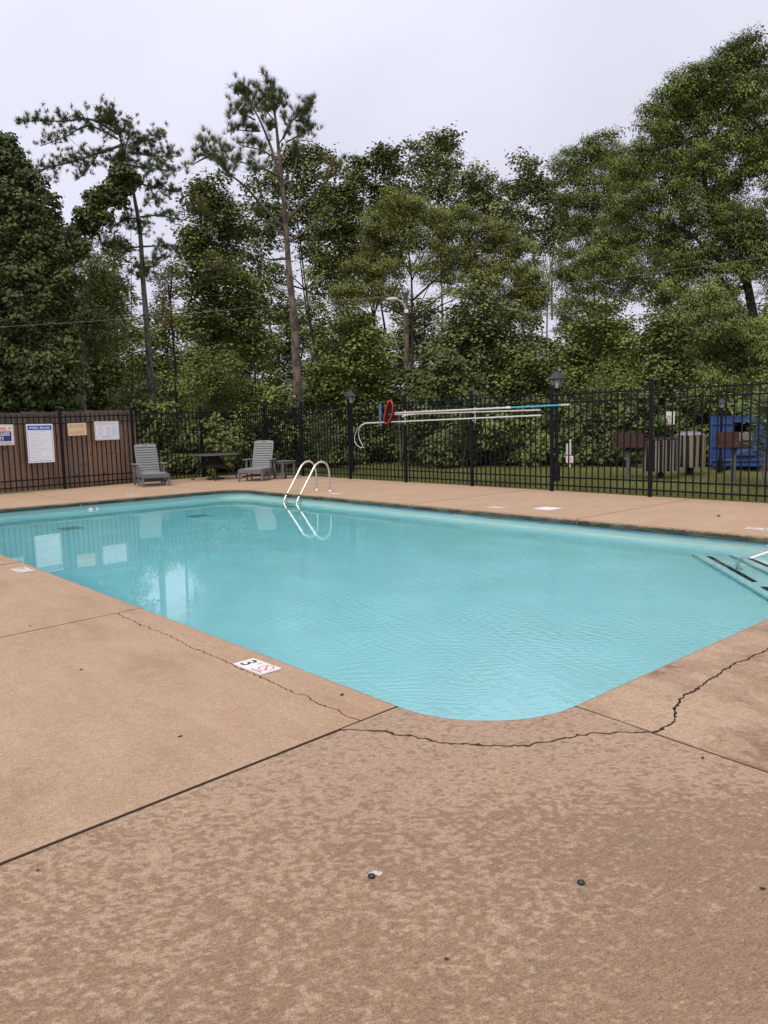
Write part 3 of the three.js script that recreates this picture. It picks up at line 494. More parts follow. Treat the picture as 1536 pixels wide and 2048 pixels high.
{
  const o = thing('handrail', 'stainless handrail rising from the corner steps out of the water', 'handrail', pf(6.45, -0.88, 1.64), TH);
  part(o, 'rail', tube([[0, 0, 0], [0, 0.5, 0], [0.012, 0.6, 0.012], [0.09, 0.66, 0.09], [0.34, 0.80, 0.35], [0.75, 1.18, 0.78], [1.15, 1.6, 1.2], [1.3, 1.68, 1.36], [1.42, 1.62, 1.48], [1.45, 1.45, 1.51], [1.45, 0.88, 1.51]], 0.024, 90, 12), M.steel);
  part(o, 'flange', new THREE.CylinderGeometry(0.05, 0.06, 0.015, 18), M.steel, [0, 0.012, 0]);
  part(o, 'flange', new THREE.CylinderGeometry(0.05, 0.06, 0.015, 18), M.steel, [1.45, 0.89, 1.51]);
}

// ---------------------------------------------------------------- loungers, side table, round table
function lounger(label, front, turn) {
  const o = thing('chaise_lounge', label, 'lounge chair', new THREE.Vector3(front.x - 0.56 * Math.sin(turn), 0, front.z - 0.56 * Math.cos(turn)), turn, 'grey loungers at the far end of the pool');   // front towards +z, width along x
  const W = 0.66, H = 0.34, Z1 = 0.62, Z0 = -0.62, p = M.poly, d = M.polyDark, rb = (x, y, z) => new RoundedBoxGeometry(x, y, z, 1, 0.006);
  for (const s of [-1, 1]) {
    part(o, 'side_rail', rb(0.032, 0.10, Z1 - Z0), d, [s * (W / 2 - 0.016), H - 0.06, 0]);
    part(o, 'leg', rb(0.045, H - 0.01, 0.07), d, [s * (W / 2 + 0.008), (H - 0.01) / 2, Z1 - 0.06], [-0.12, 0, 0]);
    part(o, 'leg', rb(0.045, H - 0.02, 0.07), d, [s * (W / 2 + 0.008), (H - 0.02) / 2, 0.0]);
    part(o, 'leg', rb(0.045, 0.56, 0.07), d, [s * (W / 2 + 0.032), 0.28, -0.42]);
    part(o, 'arm_post', rb(0.045, 0.24, 0.06), d, [s * (W / 2 + 0.032), 0.44, -0.08]);
    part(o, 'armrest', rb(0.10, 0.026, 0.50), p, [s * (W / 2 + 0.045), 0.573, -0.24]);
    part(o, 'stretcher', rb(0.03, 0.05, 0.85), d, [s * (W / 2 - 0.02), 0.12, -0.0]);
  }
  part(o, 'stretcher', rb(W, 0.05, 0.03), d, [0, 0.12, 0.02]); part(o, 'stretcher', rb(W, 0.05, 0.03), d, [0, 0.12, -0.42]);
  part(o, 'front_rail', rb(W, 0.10, 0.03), d, [0, H - 0.06, Z1 - 0.012]);
  for (let k = 0; k < 10; k++) part(o, 'seat_slat', rb(W - 0.07, 0.02, 0.078), p, [0, H - 0.004, Z1 - 0.06 - k * 0.089]);
  const back = new THREE.Group(); back.name = 'backrest'; back.position.set(0, H - 0.02, -0.28); back.rotation.x = -0.40; o.add(back);
  for (const s of [-1, 1]) part(back, 'stile', rb(0.035, 0.80, 0.034), p, [s * (W / 2 - 0.055), 0.40, -0.012]);
  for (let k = 0; k < 10; k++) part(back, 'back_slat', rb(W - 0.15, 0.058, 0.02), p, [0, 0.05 + k * 0.0715, 0.004]);
  const cs = new THREE.Shape(); cs.moveTo(-W / 2 + 0.04, 0); cs.lineTo(W / 2 - 0.04, 0); cs.lineTo(W / 2 - 0.05, 0.075); cs.quadraticCurveTo(0, 0.115, -W / 2 + 0.05, 0.075); const sl = new THREE.Path(); sl.moveTo(-0.06, 0.045); sl.lineTo(0.06, 0.045); sl.lineTo(0.06, 0.068); sl.lineTo(-0.06, 0.068); cs.holes.push(sl);
  part(back, 'crest_rail', new THREE.ExtrudeGeometry(cs, { depth: 0.022, bevelEnabled: true, bevelSize: 0.003, bevelThickness: 0.003, bevelSegments: 1 }), p, [0, 0.745, -0.008]);
  return o;
}
lounger('grey slatted lounge chair beside the wooden plank fence', ground(313, 973), 0.50);
lounger('grey slatted lounge chair between the round table and the small side table', ground(502, 963), -0.20);
{
  const g0 = ground(569, 957), o = thing('side_table', 'small square grey slatted side table next to the lounge chair', 'table', g0, TH + 0.05), rb = (x, y, z) => new RoundedBoxGeometry(x, y, z, 1, 0.005);
  for (let k = 0; k < 5; k++) part(o, 'top_slat', rb(0.5, 0.022, 0.092), M.polyDark, [0, 0.5, (k - 2) * 0.1]);
  for (const x of [-1, 1]) for (const z of [-1, 1]) part(o, 'leg', rb(0.05, 0.49, 0.05), M.polyDark, [x * 0.2, 0.245, z * 0.2]);
  for (const x of [-1, 1]) { part(o, 'apron', rb(0.022, 0.06, 0.36), M.polyDark, [x * 0.2, 0.455, 0]); part(o, 'stretcher', rb(0.022, 0.05, 0.36), M.polyDark, [x * 0.2, 0.1, 0]); part(o, 'apron', rb(0.36, 0.06, 0.022), M.polyDark, [0, 0.455, x * 0.2]); }
  for (let k = 0; k < 3; k++) part(o, 'shelf_slat', rb(0.38, 0.018, 0.08), M.polyDark, [0, 0.135, (k - 1) * 0.1]);
}
{
  const o = thing('round_table', 'round cast iron patio table with curved legs at the corner fence', 'table', ground(431, 959), TH);
  const lathe = (l, n = 40) => new THREE.LatheGeometry(l.map(p => new THREE.Vector2(...p)), n);
  part(o, 'tabletop', lathe([[0.0, 0.735], [0.66, 0.735], [0.70, 0.742], [0.725, 0.738], [0.735, 0.72], [0.72, 0.705], [0.69, 0.712], [0.0, 0.712]], 56), std({ color: lin(0.075, 0.07, 0.066), roughness: 0.5, metalness: 0.2 }));
  part(o, 'basket', lathe([[0.14, 0.70], [0.17, 0.62], [0.20, 0.50], [0.29, 0.44], [0.30, 0.36], [0.20, 0.33], [0.10, 0.32], [0.10, 0.35]], 12), M.cast);
  for (let k = 0; k < 4; k++) { const t = k * Math.PI / 2 + 0.5, c = Math.cos(t), s = Math.sin(t), P = (r, y) => [c * r, y, s * r]; part(o, 'leg', tube([P(0.10, 0.66), P(0.2, 0.46), P(0.34, 0.36), P(0.50, 0.26), P(0.58, 0.12), P(0.62, 0.03), P(0.67, 0.018), P(0.69, 0.035)], 0.019, 30, 7), M.cast); part(o, 'bracket', tube([P(0.15, 0.52), P(0.24, 0.55), P(0.26, 0.63), P(0.2, 0.69)], 0.012, 16, 6), M.cast); }
  part(o, 'umbrella_base', lathe([[0, 0], [0.25, 0], [0.26, 0.03], [0.22, 0.055], [0.08, 0.08], [0.04, 0.11], [0.035, 0.34], [0, 0.34]], 32), M.cast);
}

// ---------------------------------------------------------------- cleaning poles hung on the fence
const FP = 10.5;                                                   // plane of the poles, just in front of the pickets
function poleThing(name, label, cat, a0, y0, a1, y1, r, off = 0) {
  const o = thing(name, label, cat, pf(FP - off, y0, a0), TH); o.userData.slope = undefined; delete o.userData.slope;
  return [o, (a, y, db = 0) => [db, y - y0, -(a - a0)]];
}
{
  const [o, L] = poleThing('leaf_skimmer', 'long white pole with a red leaf skimmer net hung on the iron fence', 'skimmer', 12.03, 1.757, 6.81, 1.785, 0, 0.03);
  part(o, 'pole', bar(L(12.0, 1.757), L(8.35, 1.775), 0.0185, 10), M.alu); part(o, 'pole', bar(L(8.35, 1.775), L(7.0, 1.783), 0.0155, 10), M.teal); part(o, 'grip', bar(L(7.0, 1.783), L(6.80, 1.785), 0.019, 10), std({ color: lin(0.6, 0.55, 0.42), roughness: 0.6 })); part(o, 'collar', bar(L(8.42, 1.775), L(8.30, 1.775), 0.023, 10), M.white);
  const fr = [[12.14, 2.06], [11.99, 2.03], [11.94, 1.93], [11.98, 1.80], [12.09, 1.66], [12.25, 1.53], [12.40, 1.505], [12.43, 1.57], [12.36, 1.74], [12.26, 1.95]].map(([a, y]) => [12.17 + (a - 12.17) * 0.72, y]).map(([a, y], k) => L(a, y, -0.05 - 0.02 * Math.sin(k)));
  part(o, 'frame', tube(fr, 0.019, 70, 8, true), M.red);
  // the net: a sagging bag woven of thin strands
  const strands = [], cen = L(12.19, 1.79, 0), nF = 44, cv = new THREE.CatmullRomCurve3(fr.map(p => new THREE.Vector3(...p)), true, 'centripetal'), rim = cv.getPoints(nF), tip = new THREE.Vector3(0.02, -0.42, cen[2] + 0.12);
  const P = (i, t) => { const q = rim[i % nF].clone().lerp(tip, Math.pow(t, 1.25)); q.x += 0.10 * Math.sin(t * Math.PI); return q.toArray(); };
  for (let i = 0; i < nF; i++) for (let k = 0; k < 9; k++) { const t0 = k / 9, t1 = (k + 1) / 9; strands.push(bar(P(i, t0), P(i, t1 * 0.999), 0.005, 4)); if (k) strands.push(bar(P(i, t0), P(i + 1, t0), 0.005, 4)); }
  for (let i = 1; i < nF / 2 - 1; i++) strands.push(bar(rim[i].toArray(), rim[nF - i].toArray(), 0.006, 4));
  const np = [], ni = []; for (let i = 0; i <= nF; i++) for (let k = 0; k <= 8; k++) np.push(...P(i, k / 8 * 0.98)); for (let i = 0; i < nF; i++) for (let k = 0; k < 8; k++) { const a = i * 9 + k; ni.push(a, a + 9, a + 1, a + 1, a + 9, a + 10); }
  const ng = new THREE.BufferGeometry(); ng.setAttribute('position', new THREE.Float32BufferAttribute(np, 3)); ng.setIndex(ni); ng.computeVertexNormals(); part(o, 'net', ng, M.net); part(o, 'net_weave', mergeGeometries(strands), M.net);
}
{
  const [o, L] = poleThing('pool_brush', 'aluminium pole with a blue wall brush hung under the skimmer pole', 'brush', 12.5, 1.725, 7.55, 1.70, 0, 0.005);
  part(o, 'pole', bar(L(12.38, 1.722), L(9.9, 1.712), 0.018, 10), M.alu); part(o, 'pole', bar(L(9.9, 1.712), L(7.53, 1.70), 0.0155, 10), M.alu); part(o, 'handle', tube([L(11.75, 1.66), L(11.6, 1.70), L(11.3, 1.71)], 0.02, 12, 8), M.white); part(o, 'socket', bar(L(12.55, 1.722), L(12.36, 1.722), 0.014, 8), M.rubber);
  part(o, 'brush_back', tube([L(12.545, 2.01), L(12.57, 1.95), L(12.565, 1.72), L(12.575, 1.5), L(12.55, 1.43)], 0.014, 24, 8), M.blueBrush);
  const br = []; for (let k = 0; k < 26; k++) { const y = 1.445 + k * 0.0218; for (const q of [-0.012, 0.012]) br.push(bar(L(12.575, y, q), L(12.62, y + (k % 3 - 1) * 0.004, q * 1.6), 0.0065, 4)); }
  part(o, 'bristles', mergeGeometries(br), M.bristle);
}
{
  const [o, L] = poleThing('rescue_hook', 'aluminium rescue pole with a curved body hook, lowest on the iron fence', 'hook', 13.38, 1.514, 7.52, 1.585, 0, 0.0);
  part(o, 'pole', bar(L(13.1, 1.522), L(7.52, 1.59), 0.017, 10), M.alu); part(o, 'sleeve', bar(L(13.2, 1.52), L(12.6, 1.526), 0.0205, 10), M.alu);
  part(o, 'hook', tube([L(13.18, 1.52), L(13.36, 1.48), L(13.56, 1.34), L(13.66, 1.15), L(13.64, 1.0), L(13.52, 0.91), L(13.38, 0.875), L(13.31, 0.885), L(13.35, 0.95), L(13.47, 1.12), L(13.49, 1.28), L(13.40, 1.43), L(13.18, 1.518)], 0.0075, 80, 7), M.white);
}
for (const [a, l] of [[11.7, 'small metal hanger strap for the poles just beside the red skimmer net'], [9.38, 'small metal hanger strap at the middle of the cleaning poles']]) { const o = thing('pole_hanger', l, 'bracket', pf(FP, 1.5, a), TH, 'hangers under the cleaning poles'); part(o, 'strap', new RoundedBoxGeometry(0.02, 0.36, 0.02, 1, 0.003), M.alu, [0.035, 0.14, 0]); part(o, 'hook', new RoundedBoxGeometry(0.09, 0.016, 0.02, 1, 0.003), M.alu, [-0.01, 0.19, 0]); part(o, 'hook', new RoundedBoxGeometry(0.09, 0.016, 0.02, 1, 0.003), M.alu, [-0.01, 0.015, 0]); }

// ---------------------------------------------------------------- lanterns
const pane = new THREE.MeshPhysicalMaterial({ color: lin(0.9, 0.9, 0.88), transmission: 0.85, thickness: 0, roughness: 0.12, ior: 1.5 });
function lantern(label, pos, H, W) {
  const o = thing('lamp_post', label, 'lamp', pos, 0.4), hl = W * 1.15, yb = H - hl, lathe = (l, n) => new THREE.LatheGeometry(l.map(p => new THREE.Vector2(...p)), n);
  part(o, 'post', lathe([[0.075, -0.05], [0.075, 0.35], [0.055, 0.40], [0.04, 0.5], [0.036, yb - 0.16], [0.05, yb - 0.14], [0.03, yb - 0.1], [0.035, yb]].map(([r, y]) => [r * (H > 2.3 ? 1.15 : 0.85), y]), 16), M.iron);
  const head = new THREE.Group(); head.name = 'lantern_head'; head.position.y = yb; o.add(head);
  const r0 = W * 0.22, r1 = W * 0.40, gh = hl * 0.46, n = 6;
  part(head, 'base', lathe([[0, 0], [r0 * 1.15, 0], [r0 * 1.2, 0.02], [0, 0.02]], n), M.iron);
  part(head, 'roof', lathe([[0, hl * 0.86], [W * 0.09, hl * 0.85], [W * 0.12, hl * 0.80], [W * 0.24, hl * 0.72], [W * 0.36, hl * 0.60], [W * 0.5, hl * 0.50], [W * 0.5, hl * 0.47], [r1, gh], [0, gh + 0.004]], n), std({ color: lin(0.02, 0.02, 0.024), roughness: 0.5 }));
  part(head, 'finial', lathe([[0, hl], [0.012, hl * 0.98], [0.02, hl * 0.95], [0.01, hl * 0.92], [0.022, hl * 0.885], [0.014, hl * 0.85]], 10), M.iron);
  for (let k = 0; k < n; k++) {
    const t = k / n * 2 * Math.PI, t2 = (k + 1) / n * 2 * Math.PI, P = (r, y, q) => [Math.sin(q) * r, y, Math.cos(q) * r];
    part(head, 'frame_bar', bar(P(r0, 0.02, t), P(r1, gh, t), 0.007, 5), M.iron);
    const g = new THREE.BufferGeometry(); g.setAttribute('position', new THREE.Float32BufferAttribute([...P(r0 * 0.98, 0.02, t), ...P(r0 * 0.98, 0.02, t2), ...P(r1 * 0.98, gh, t), ...P(r1 * 0.98, gh, t2)], 3)); g.setIndex([0, 1, 2, 1, 3, 2]); g.computeVertexNormals(); part(head, 'glass_pane', g, pane);
  }
  part(head, 'bulb', lathe([[0, 0.02], [0.025, 0.025], [0.03, gh * 0.35], [0.045, gh * 0.6], [0.035, gh * 0.8], [0, gh * 0.86]], 12), M.white);
  return o;
}
lantern('tall black lantern post beside the fence, behind the end of the cleaning poles', ground(1113, 965), 2.70, 0.43);
{ const p = at(702, 850, 24.0); p.y = 0; lantern('tall black lantern post behind the fence, above the curved rescue hook', p, 2.62, 0.42); }
{ const p = ground(692, 924); lantern('short black lantern post on the lawn beside the pale sapling', p, 2.06, 0.28); }
{ const p = ground(1440, 948); lantern('short black lantern post in front of the blue dumpster', p, 1.97, 0.26); }

// ---------------------------------------------------------------- barbecue grills, litter bins, dumpster, small signs
const rust = std({ roughness: 0.9, map: tex(256, 128, (u, v, i, j) => { const n = fbm(u * 9, v * 6, 881, 4), q = fbm(u * 30, v * 20, 882, 3); return mixc(mixc([0.03, 0.014, 0.011], [0.085, 0.03, 0.018], n), [0.05, 0.045, 0.045], sstep(0.55, 0.75, q) * 0.7); }) });
function grill(label, pos, turn, flap) {
  const o = thing('park_grill', label, 'grill', pos, turn, 'park grills on posts'), W = 0.74, D = 0.42, H = 0.32, y = 0.80;
  part(o, 'post', new RoundedBoxGeometry(0.10, y + 0.05, 0.10, 1, 0.006), std({ color: lin(0.09, 0.095, 0.105), roughness: 0.7 }), [0, (y + 0.05) / 2 - 0.05, 0]);
  part(o, 'collar', new THREE.CylinderGeometry(0.075, 0.055, 0.10, 10), M.bin, [0, y - 0.05, 0]);
  part(o, 'firebox_floor', new THREE.BoxGeometry(W, 0.015, D), rust, [0, y, 0]);
  for (const s of [-1, 1]) { part(o, 'firebox_side', new THREE.BoxGeometry(0.012, H, D - 0.026), rust, [s * (W / 2 - 0.006), y + H / 2 + 0.008, 0]); part(o, 'firebox_panel', new THREE.BoxGeometry(W, H, 0.012), rust, [0, y + H / 2 + 0.008, s * (D / 2 - 0.006)]); }
  for (let k = 0; k < 12; k++) part(o, 'grate_bar', bar([-W / 2 + 0.02, y + H - 0.03, -D / 2 + 0.04 + k * 0.031], [W / 2 - 0.02, y + H - 0.03, -D / 2 + 0.04 + k * 0.031], 0.006, 5), M.bin);
  part(o, 'handle', tube([[-W / 2 + 0.01, y + 0.2, D / 2 + 0.012], [-W / 2 + 0.08, y + 0.21, D / 2 + 0.03], [-W / 2 + 0.10, y + 0.14, D / 2 + 0.03], [-W / 2 + 0.08, y + 0.08, D / 2 + 0.02]], 0.008, 14, 5), M.cast);
  if (flap) part(o, 'side_flap', new RoundedBoxGeometry(0.26, 0.17, 0.012, 1, 0.003), M.greyMetal, [W / 2 - 0.13, y + H - 0.09, D / 2 + 0.014]);
  return o;
}
grill('rusty steel park grill on a post left of the slatted litter bins', ground(1256, 960), -0.28, false);
grill('rusty steel park grill with a grey side flap in front of the dumpster', ground(1466, 966), -0.5, true);
const slatMats = [[0.17, 0.15, 0.125], [0.11, 0.10, 0.09], [0.22, 0.19, 0.15], [0.20, 0.155, 0.085], [0.16, 0.12, 0.065]].map((tone, s) => std({ roughness: 0.95, map: tex(64, 256, (u, v) => { const gr = fbm(u * 12 + fbm(u * 3, v * 3, 920 + s, 2) * 2, v * 4, 930 + s, 4); return tone.map(x => x * (0.45 + 1.05 * gr)); }) }));
function litterBin(label, pos, turn, y0, h, r, lid, mats, seed, tilt) {
  const o = thing('litter_bin', label, 'bin', pos, turn), R = rng(seed), n = 15;
  part(o, 'post', new RoundedBoxGeometry(0.11, y0 + 0.1, 0.11, 1, 0.006), M.bin, [0, (y0 + 0.1) / 2 - 0.05, 0]);
  const body = new THREE.Group(); body.name = 'body'; body.position.y = y0; body.rotation.set(0, 0, tilt); o.add(body);
  part(body, 'liner', new THREE.CylinderGeometry(r * 0.90, r * 0.86, h * 0.93, 20, 1, !lid), std({ color: lin(0.012, 0.012, 0.012), roughness: 0.8, side: THREE.DoubleSide }), [0, h * 0.49, 0]);
  for (const y of [0.12, 0.86]) { const g = new THREE.TorusGeometry(r * 0.93, 0.012, 5, 28); g.rotateX(Math.PI / 2); part(body, 'hoop', g, M.bin, [0, h * y, 0]); }
  for (let k = 0; k < n; k++) { const t = k / n * 2 * Math.PI + (R() - 0.5) * 0.05; if (k === 6 && !lid) continue; part(body, 'slat', new RoundedBoxGeometry(r * 0.235 + (R() - 0.5) * 0.03, h * (0.98 + R() * 0.03), 0.02, 1, 0.004), mats[Math.floor(R() * mats.length)], [Math.sin(t) * r * 0.98, h * 0.5 + (R() - 0.5) * 0.02, Math.cos(t) * r * 0.98], [0, t, (R() - 0.5) * 0.07]); }
  if (lid) part(body, 'lid', new THREE.LatheGeometry([[0, h + 0.09], [r * 0.5, h + 0.075], [r * 0.85, h + 0.03], [r * 0.98, h - 0.005], [r * 0.9, h - 0.01]].map(p => new THREE.Vector2(...p)), 28), M.greyMetal);
  else { const g = new THREE.TorusGeometry(r * 0.96, 0.022, 5, 28); g.rotateX(Math.PI / 2); part(body, 'rim', g, M.bin, [0, h + 0.012, 0]); }
  return o;
}
litterBin('open grey slatted litter bin beside the rusty grill, missing a slat', ground(1321, 959), 0.3, 0.20, 0.76, 0.42, false, slatMats.slice(0, 3), 61, 0.02);
{ const p = ground(1379, 952); litterBin('yellowish slatted litter bin with a grey domed lid', p, 0.1, 0.22, 0.82, 0.36, true, slatMats.slice(2), 62, 0.0); }
{
  const blue = std({ roughness: 0.5, map: tex(512, 256, (u, v, i, j) => { const n = fbm(u * 8, v * 5, 951, 4), s = fbm(u * 40, v * 8, 952, 3), sc = fbm(u * 22, v * 22, 953, 4); let c = mixc([0.008, 0.04, 0.16], [0.018, 0.08, 0.27], n * 0.8 + 0.3 * (s - 0.5)); return mixc(c, [0.06, 0.05, 0.045], sstep(0.66, 0.76, sc) * 0.8); }) });
  const p = ground(1417, 941), o = thing('dumpster', 'large blue steel dumpster with a side opening behind the lawn', 'dumpster', p, -0.40), W = 2.5, H = 1.46, D = 1.5;
  const s = new THREE.Shape([[0, 0.12], [1.25, 0.12], [1.75, 0.62], [W, 0.62], [W, H - 0.04], [0, H]].map(q => new THREE.Vector2(...q))); const win = new THREE.Path([[0.50, 0.98], [0.50, 1.30], [0.92, 1.30], [0.92, 0.98]].map(q => new THREE.Vector2(...q))); s.holes.push(win);
  const g = new THREE.ExtrudeGeometry(s, { depth: 0.03, bevelEnabled: false }), uv = g.attributes.uv, ps = g.attributes.position; for (let i = 0; i < uv.count; i++) uv.setXY(i, ps.getX(i) / 2.5, ps.getY(i) / 1.5);
  part(o, 'front_wall', g, blue, [0, 0, 0]);
  part(o, 'side_wall', new THREE.BoxGeometry(0.03, H - 0.14, D), blue, [0.016, 0.12 + (H - 0.14) / 2, -D / 2]); part(o, 'back_wall', new THREE.BoxGeometry(W, H - 0.62, 0.03), blue, [W / 2, 0.62 + (H - 0.62) / 2, -D]); part(o, 'floor_plate', new THREE.BoxGeometry(1.25, 0.03, D), blue, [0.625, 0.13, -D / 2]); part(o, 'side_wall', new THREE.BoxGeometry(0.03, H - 0.7, D), blue, [W - 0.016, 0.66 + (H - 0.7) / 2, -D / 2]);
  part(o, 'roof_plate', new THREE.BoxGeometry(W + 0.04, 0.025, D + 0.06), blue, [W / 2, H + 0.0, -D / 2 + 0.015], [0, 0, -0.016]);
  for (const y of [0.28, 0.66, 1.28]) part(o, 'rib', new RoundedBoxGeometry(y > 1 ? 0.44 : y < 0.5 ? 1.22 : 1.66, 0.05, 0.05, 1, 0.006), blue, [y > 1 ? 0.24 : y < 0.5 ? 0.63 : 0.85, y, 0.055]);
  for (const x of [0.04, 1.02, 1.9]) part(o, 'rib', new RoundedBoxGeometry(0.06, x < 0.1 ? 1.30 : 0.74, 0.045, 1, 0.006), blue, [x, x < 0.1 ? 0.80 : 1.06, 0.052]);
  part(o, 'opening_frame', new THREE.BoxGeometry(0.5, 0.035, 0.03), blue, [0.71, 1.325, 0.046]); part(o, 'opening_frame', new THREE.BoxGeometry(0.5, 0.035, 0.03), blue, [0.71, 0.955, 0.046]);
  part(o, 'fork_pocket', new RoundedBoxGeometry(0.5, 0.18, 0.12, 1, 0.01), blue, [0.72, 0.50, 0.09]);
  o.scale.x = 1.22;
  for (const x of [0.2, 1.1]) part(o, 'skid', new THREE.BoxGeometry(0.14, 0.17, D), M.bin, [x, 0.035, -D / 2]);
}
{
  const p = at(1339, 850, 25.2); p.y = 0; const o = thing('notice_sign', 'small white notice sign on a rusty post behind the litter bins', 'sign', p, -0.35);
  part(o, 'post', new THREE.BoxGeometry(0.05, 1.62, 0.03), rust, [0, 0.78, -0.02]);
  part(o, 'panel', new RoundedBoxGeometry(0.29, 0.40, 0.006, 1, 0.002), M.white, [0, 1.46, 0]);
  part(o, 'print', new THREE.PlaneGeometry(0.284, 0.394), canvasMat(256, 352, (x, w, h) => { x.fillStyle = '#e4e2dc'; x.fillRect(0, 0, w, h); blur(x, 60, 34, 130, 14, 1, '#777'); blur(x, 60, 105, 100, 34, 2, '#222'); blur(x, 60, 160, 150, 28, 3, '#222'); x.fillStyle = '#333'; x.fillRect(20, 212, w - 40, 8); blur(x, 30, 240, 150, 24, 4, '#333'); blur(x, 30, 285, 180, 22, 5, '#444'); x.fillStyle = '#a8877c'; x.fillRect(60, 318, 140, 24); }), [0, 1.46, 0.0045]);
}
{
  const o = thing('utility_marker', 'white and red utility marker post standing on the lawn edge', 'marker', ground(1139, 936), -0.2);
  part(o, 'post', new RoundedBoxGeometry(0.075, 0.80, 0.06, 1, 0.008), M.white, [0, 0.38, 0]); part(o, 'cap', new THREE.SphereGeometry(0.045, 14, 10), M.white, [0, 0.83, 0]);
  part(o, 'text_panel', new RoundedBoxGeometry(0.16, 0.34, 0.008, 1, 0.003), std({ color: lin(0.55, 0.55, 0.57), roughness: 0.6 }), [-0.03, 0.58, 0.038]);
  part(o, 'red_band', new THREE.BoxGeometry(0.19, 0.05, 0.01), M.red, [0, 0.385, 0.036]); part(o, 'red_band', new THREE.BoxGeometry(0.15, 0.10, 0.01), M.red, [0, 0.16, 0.036]);
  part(o, 'warning_panel', new RoundedBoxGeometry(0.22, 0.20, 0.008, 1, 0.003), M.white, [0, 0.27, 0.043]);
  part(o, 'print', new THREE.PlaneGeometry(0.2, 0.18), canvasMat(128, 116, (x, w, h) => { x.fillStyle = '#e8e6e4'; x.fillRect(0, 0, w, h); for (let k = 0; k < 3; k++) blur(x, 12, 18 + k * 30, 100, 16, 200 + k, '#222'); }), [0, 0.27, 0.0485]);
}

// ---------------------------------------------------------------- small things on the near deck
for (const [px, py, l] of [[743, 1754, 'black rubber deck ring beside a pale chip in the concrete'], [1162, 1767, 'black rubber deck ring lying alone on the damp concrete']]) {
  const p = ground(px, py), o = thing('rubber_ring', l, 'ring', p.setY(0), 0.3); const g = new THREE.TorusGeometry(0.0085, 0.0042, 10, 22); g.rotateX(Math.PI / 2); part(o, 'ring', g, M.rubber, [0, 0.004, 0]); part(o, 'screw', new THREE.CylinderGeometry(0.004, 0.004, 0.004, 8), M.greyMetal, [0, 0.003, 0]);
}
{
  const p = ground(753, 1747).setY(0), o = thing('mortar_patch', 'pale chipped mortar patch next to a rubber ring', 'patch', p), R = rng(4);
  for (let k = 0; k < 9; k++) { const g = new THREE.DodecahedronGeometry(0.004 + R() * 0.006, 0); g.scale(1.4, 0.35, 1); part(o, 'chip', g, std({ color: lin(0.5, 0.47, 0.43), roughness: 0.95 }), [(R() - 0.5) * 0.035, 0.001, (R() - 0.5) * 0.022], [0, R() * 6, 0]); }
}
[[893, 1920, 0.010], [360, 1474, 0.016], [684, 1391, 0.02], [75, 1742, 0.008], [1405, 1517, 0.012], [1526, 1779, 0.012], [162, 1340, 0.014], [1437, 1033, 0.05], [60, 1253, 0.014]].forEach(([px, py, r], k) => {
  const labels = ['tiny dark crumb on the damp slab in front of the rubber rings', 'dry leaf scrap in the middle of the left slab', 'dry leaf scrap on the coping beside the big joint', 'tiny dark seed below the left joint', 'dark crumb on the slab right of the curved crack', 'dark crumb at the damp right edge of the big slab', 'small dark leaf scrap on the left slab beyond the depth tile', 'dry brown leaf on the far deck near the corner steps', 'small dark scrap beside the left cross joint'];
  const p = ground(px, py), R = rng(50 + k), o = thing('leaf_scrap', labels[k], 'debris', p.setY(0.003), R() * 6);
  const sh = new THREE.Shape(); for (let i = 0; i < 9; i++) { const t = i / 9 * 6.283, q = r * (0.5 + 0.5 * R()); i ? sh.lineTo(Math.cos(t) * q, Math.sin(t) * q * 0.6) : sh.moveTo(q, 0); }
  const g = new THREE.ExtrudeGeometry(sh, { depth: r * 0.15, bevelEnabled: false }), ps = g.attributes.position; for (let i = 0; i < ps.count; i++) ps.setZ(i, ps.getZ(i) + 9 * ps.getX(i) * ps.getX(i)); g.rotateX(-Math.PI / 2); g.computeVertexNormals(); part(o, 'blade', g, M.debris);
});
// ---------------------------------------------------------------- trees: leaf clusters, bark, builders
function leafCluster(seed, n, rad, len, wid, { droop = 0.35, flat = 0.62, tilt = 0.8, fold = 0.18, lobes = false } = {}) {
  const R = rng(seed), pos = [], q = new THREE.Quaternion(), e = new THREE.Euler(), v = new THREE.Vector3(), g1 = () => (R() + R() + R() - 1.5) / 1.5;
  for (let k = 0; k < n; k++) {
    const c = new THREE.Vector3(g1() * rad, g1() * rad * flat, g1() * rad), yaw = Math.atan2(c.x, c.z) + (R() - 0.5) * 1.8;
    e.set(droop + (R() - 0.5) * tilt, yaw, (R() - 0.5) * tilt, 'YXZ'); q.setFromEuler(e);
    const L = len * (0.65 + 0.6 * R()), W = wid * (0.65 + 0.6 * R()), f = fold * W;
    const T = (x, y, z) => { v.set(x, y, z).applyQuaternion(q).add(c); return [v.x, v.y, v.z]; };
    if (lobes) { const a = T(0, 0, 0), b = T(0, -f * 0.4, L), l1 = T(-W * 0.55, f, L * 0.30), l2 = T(W * 0.55, f, L * 0.30), m1 = T(-W * 0.42, f * 0.5, L * 0.72), m2 = T(W * 0.42, f * 0.5, L * 0.72); pos.push(...a, ...b, ...m1, ...a, ...m1, ...l1, ...a, ...m2, ...b, ...a, ...l2, ...m2); }
    else { const a = T(0, 0, 0), b = T(0, -f * 0.5, L), l1 = T(-W * 0.5, f, L * 0.42), l2 = T(W * 0.5, f, L * 0.42); pos.push(...a, ...b, ...l1, ...a, ...l2, ...b); }
  }
  const g = new THREE.BufferGeometry(); g.setAttribute('position', new THREE.Float32BufferAttribute(pos, 3)); g.computeVertexNormals(); return g;
}
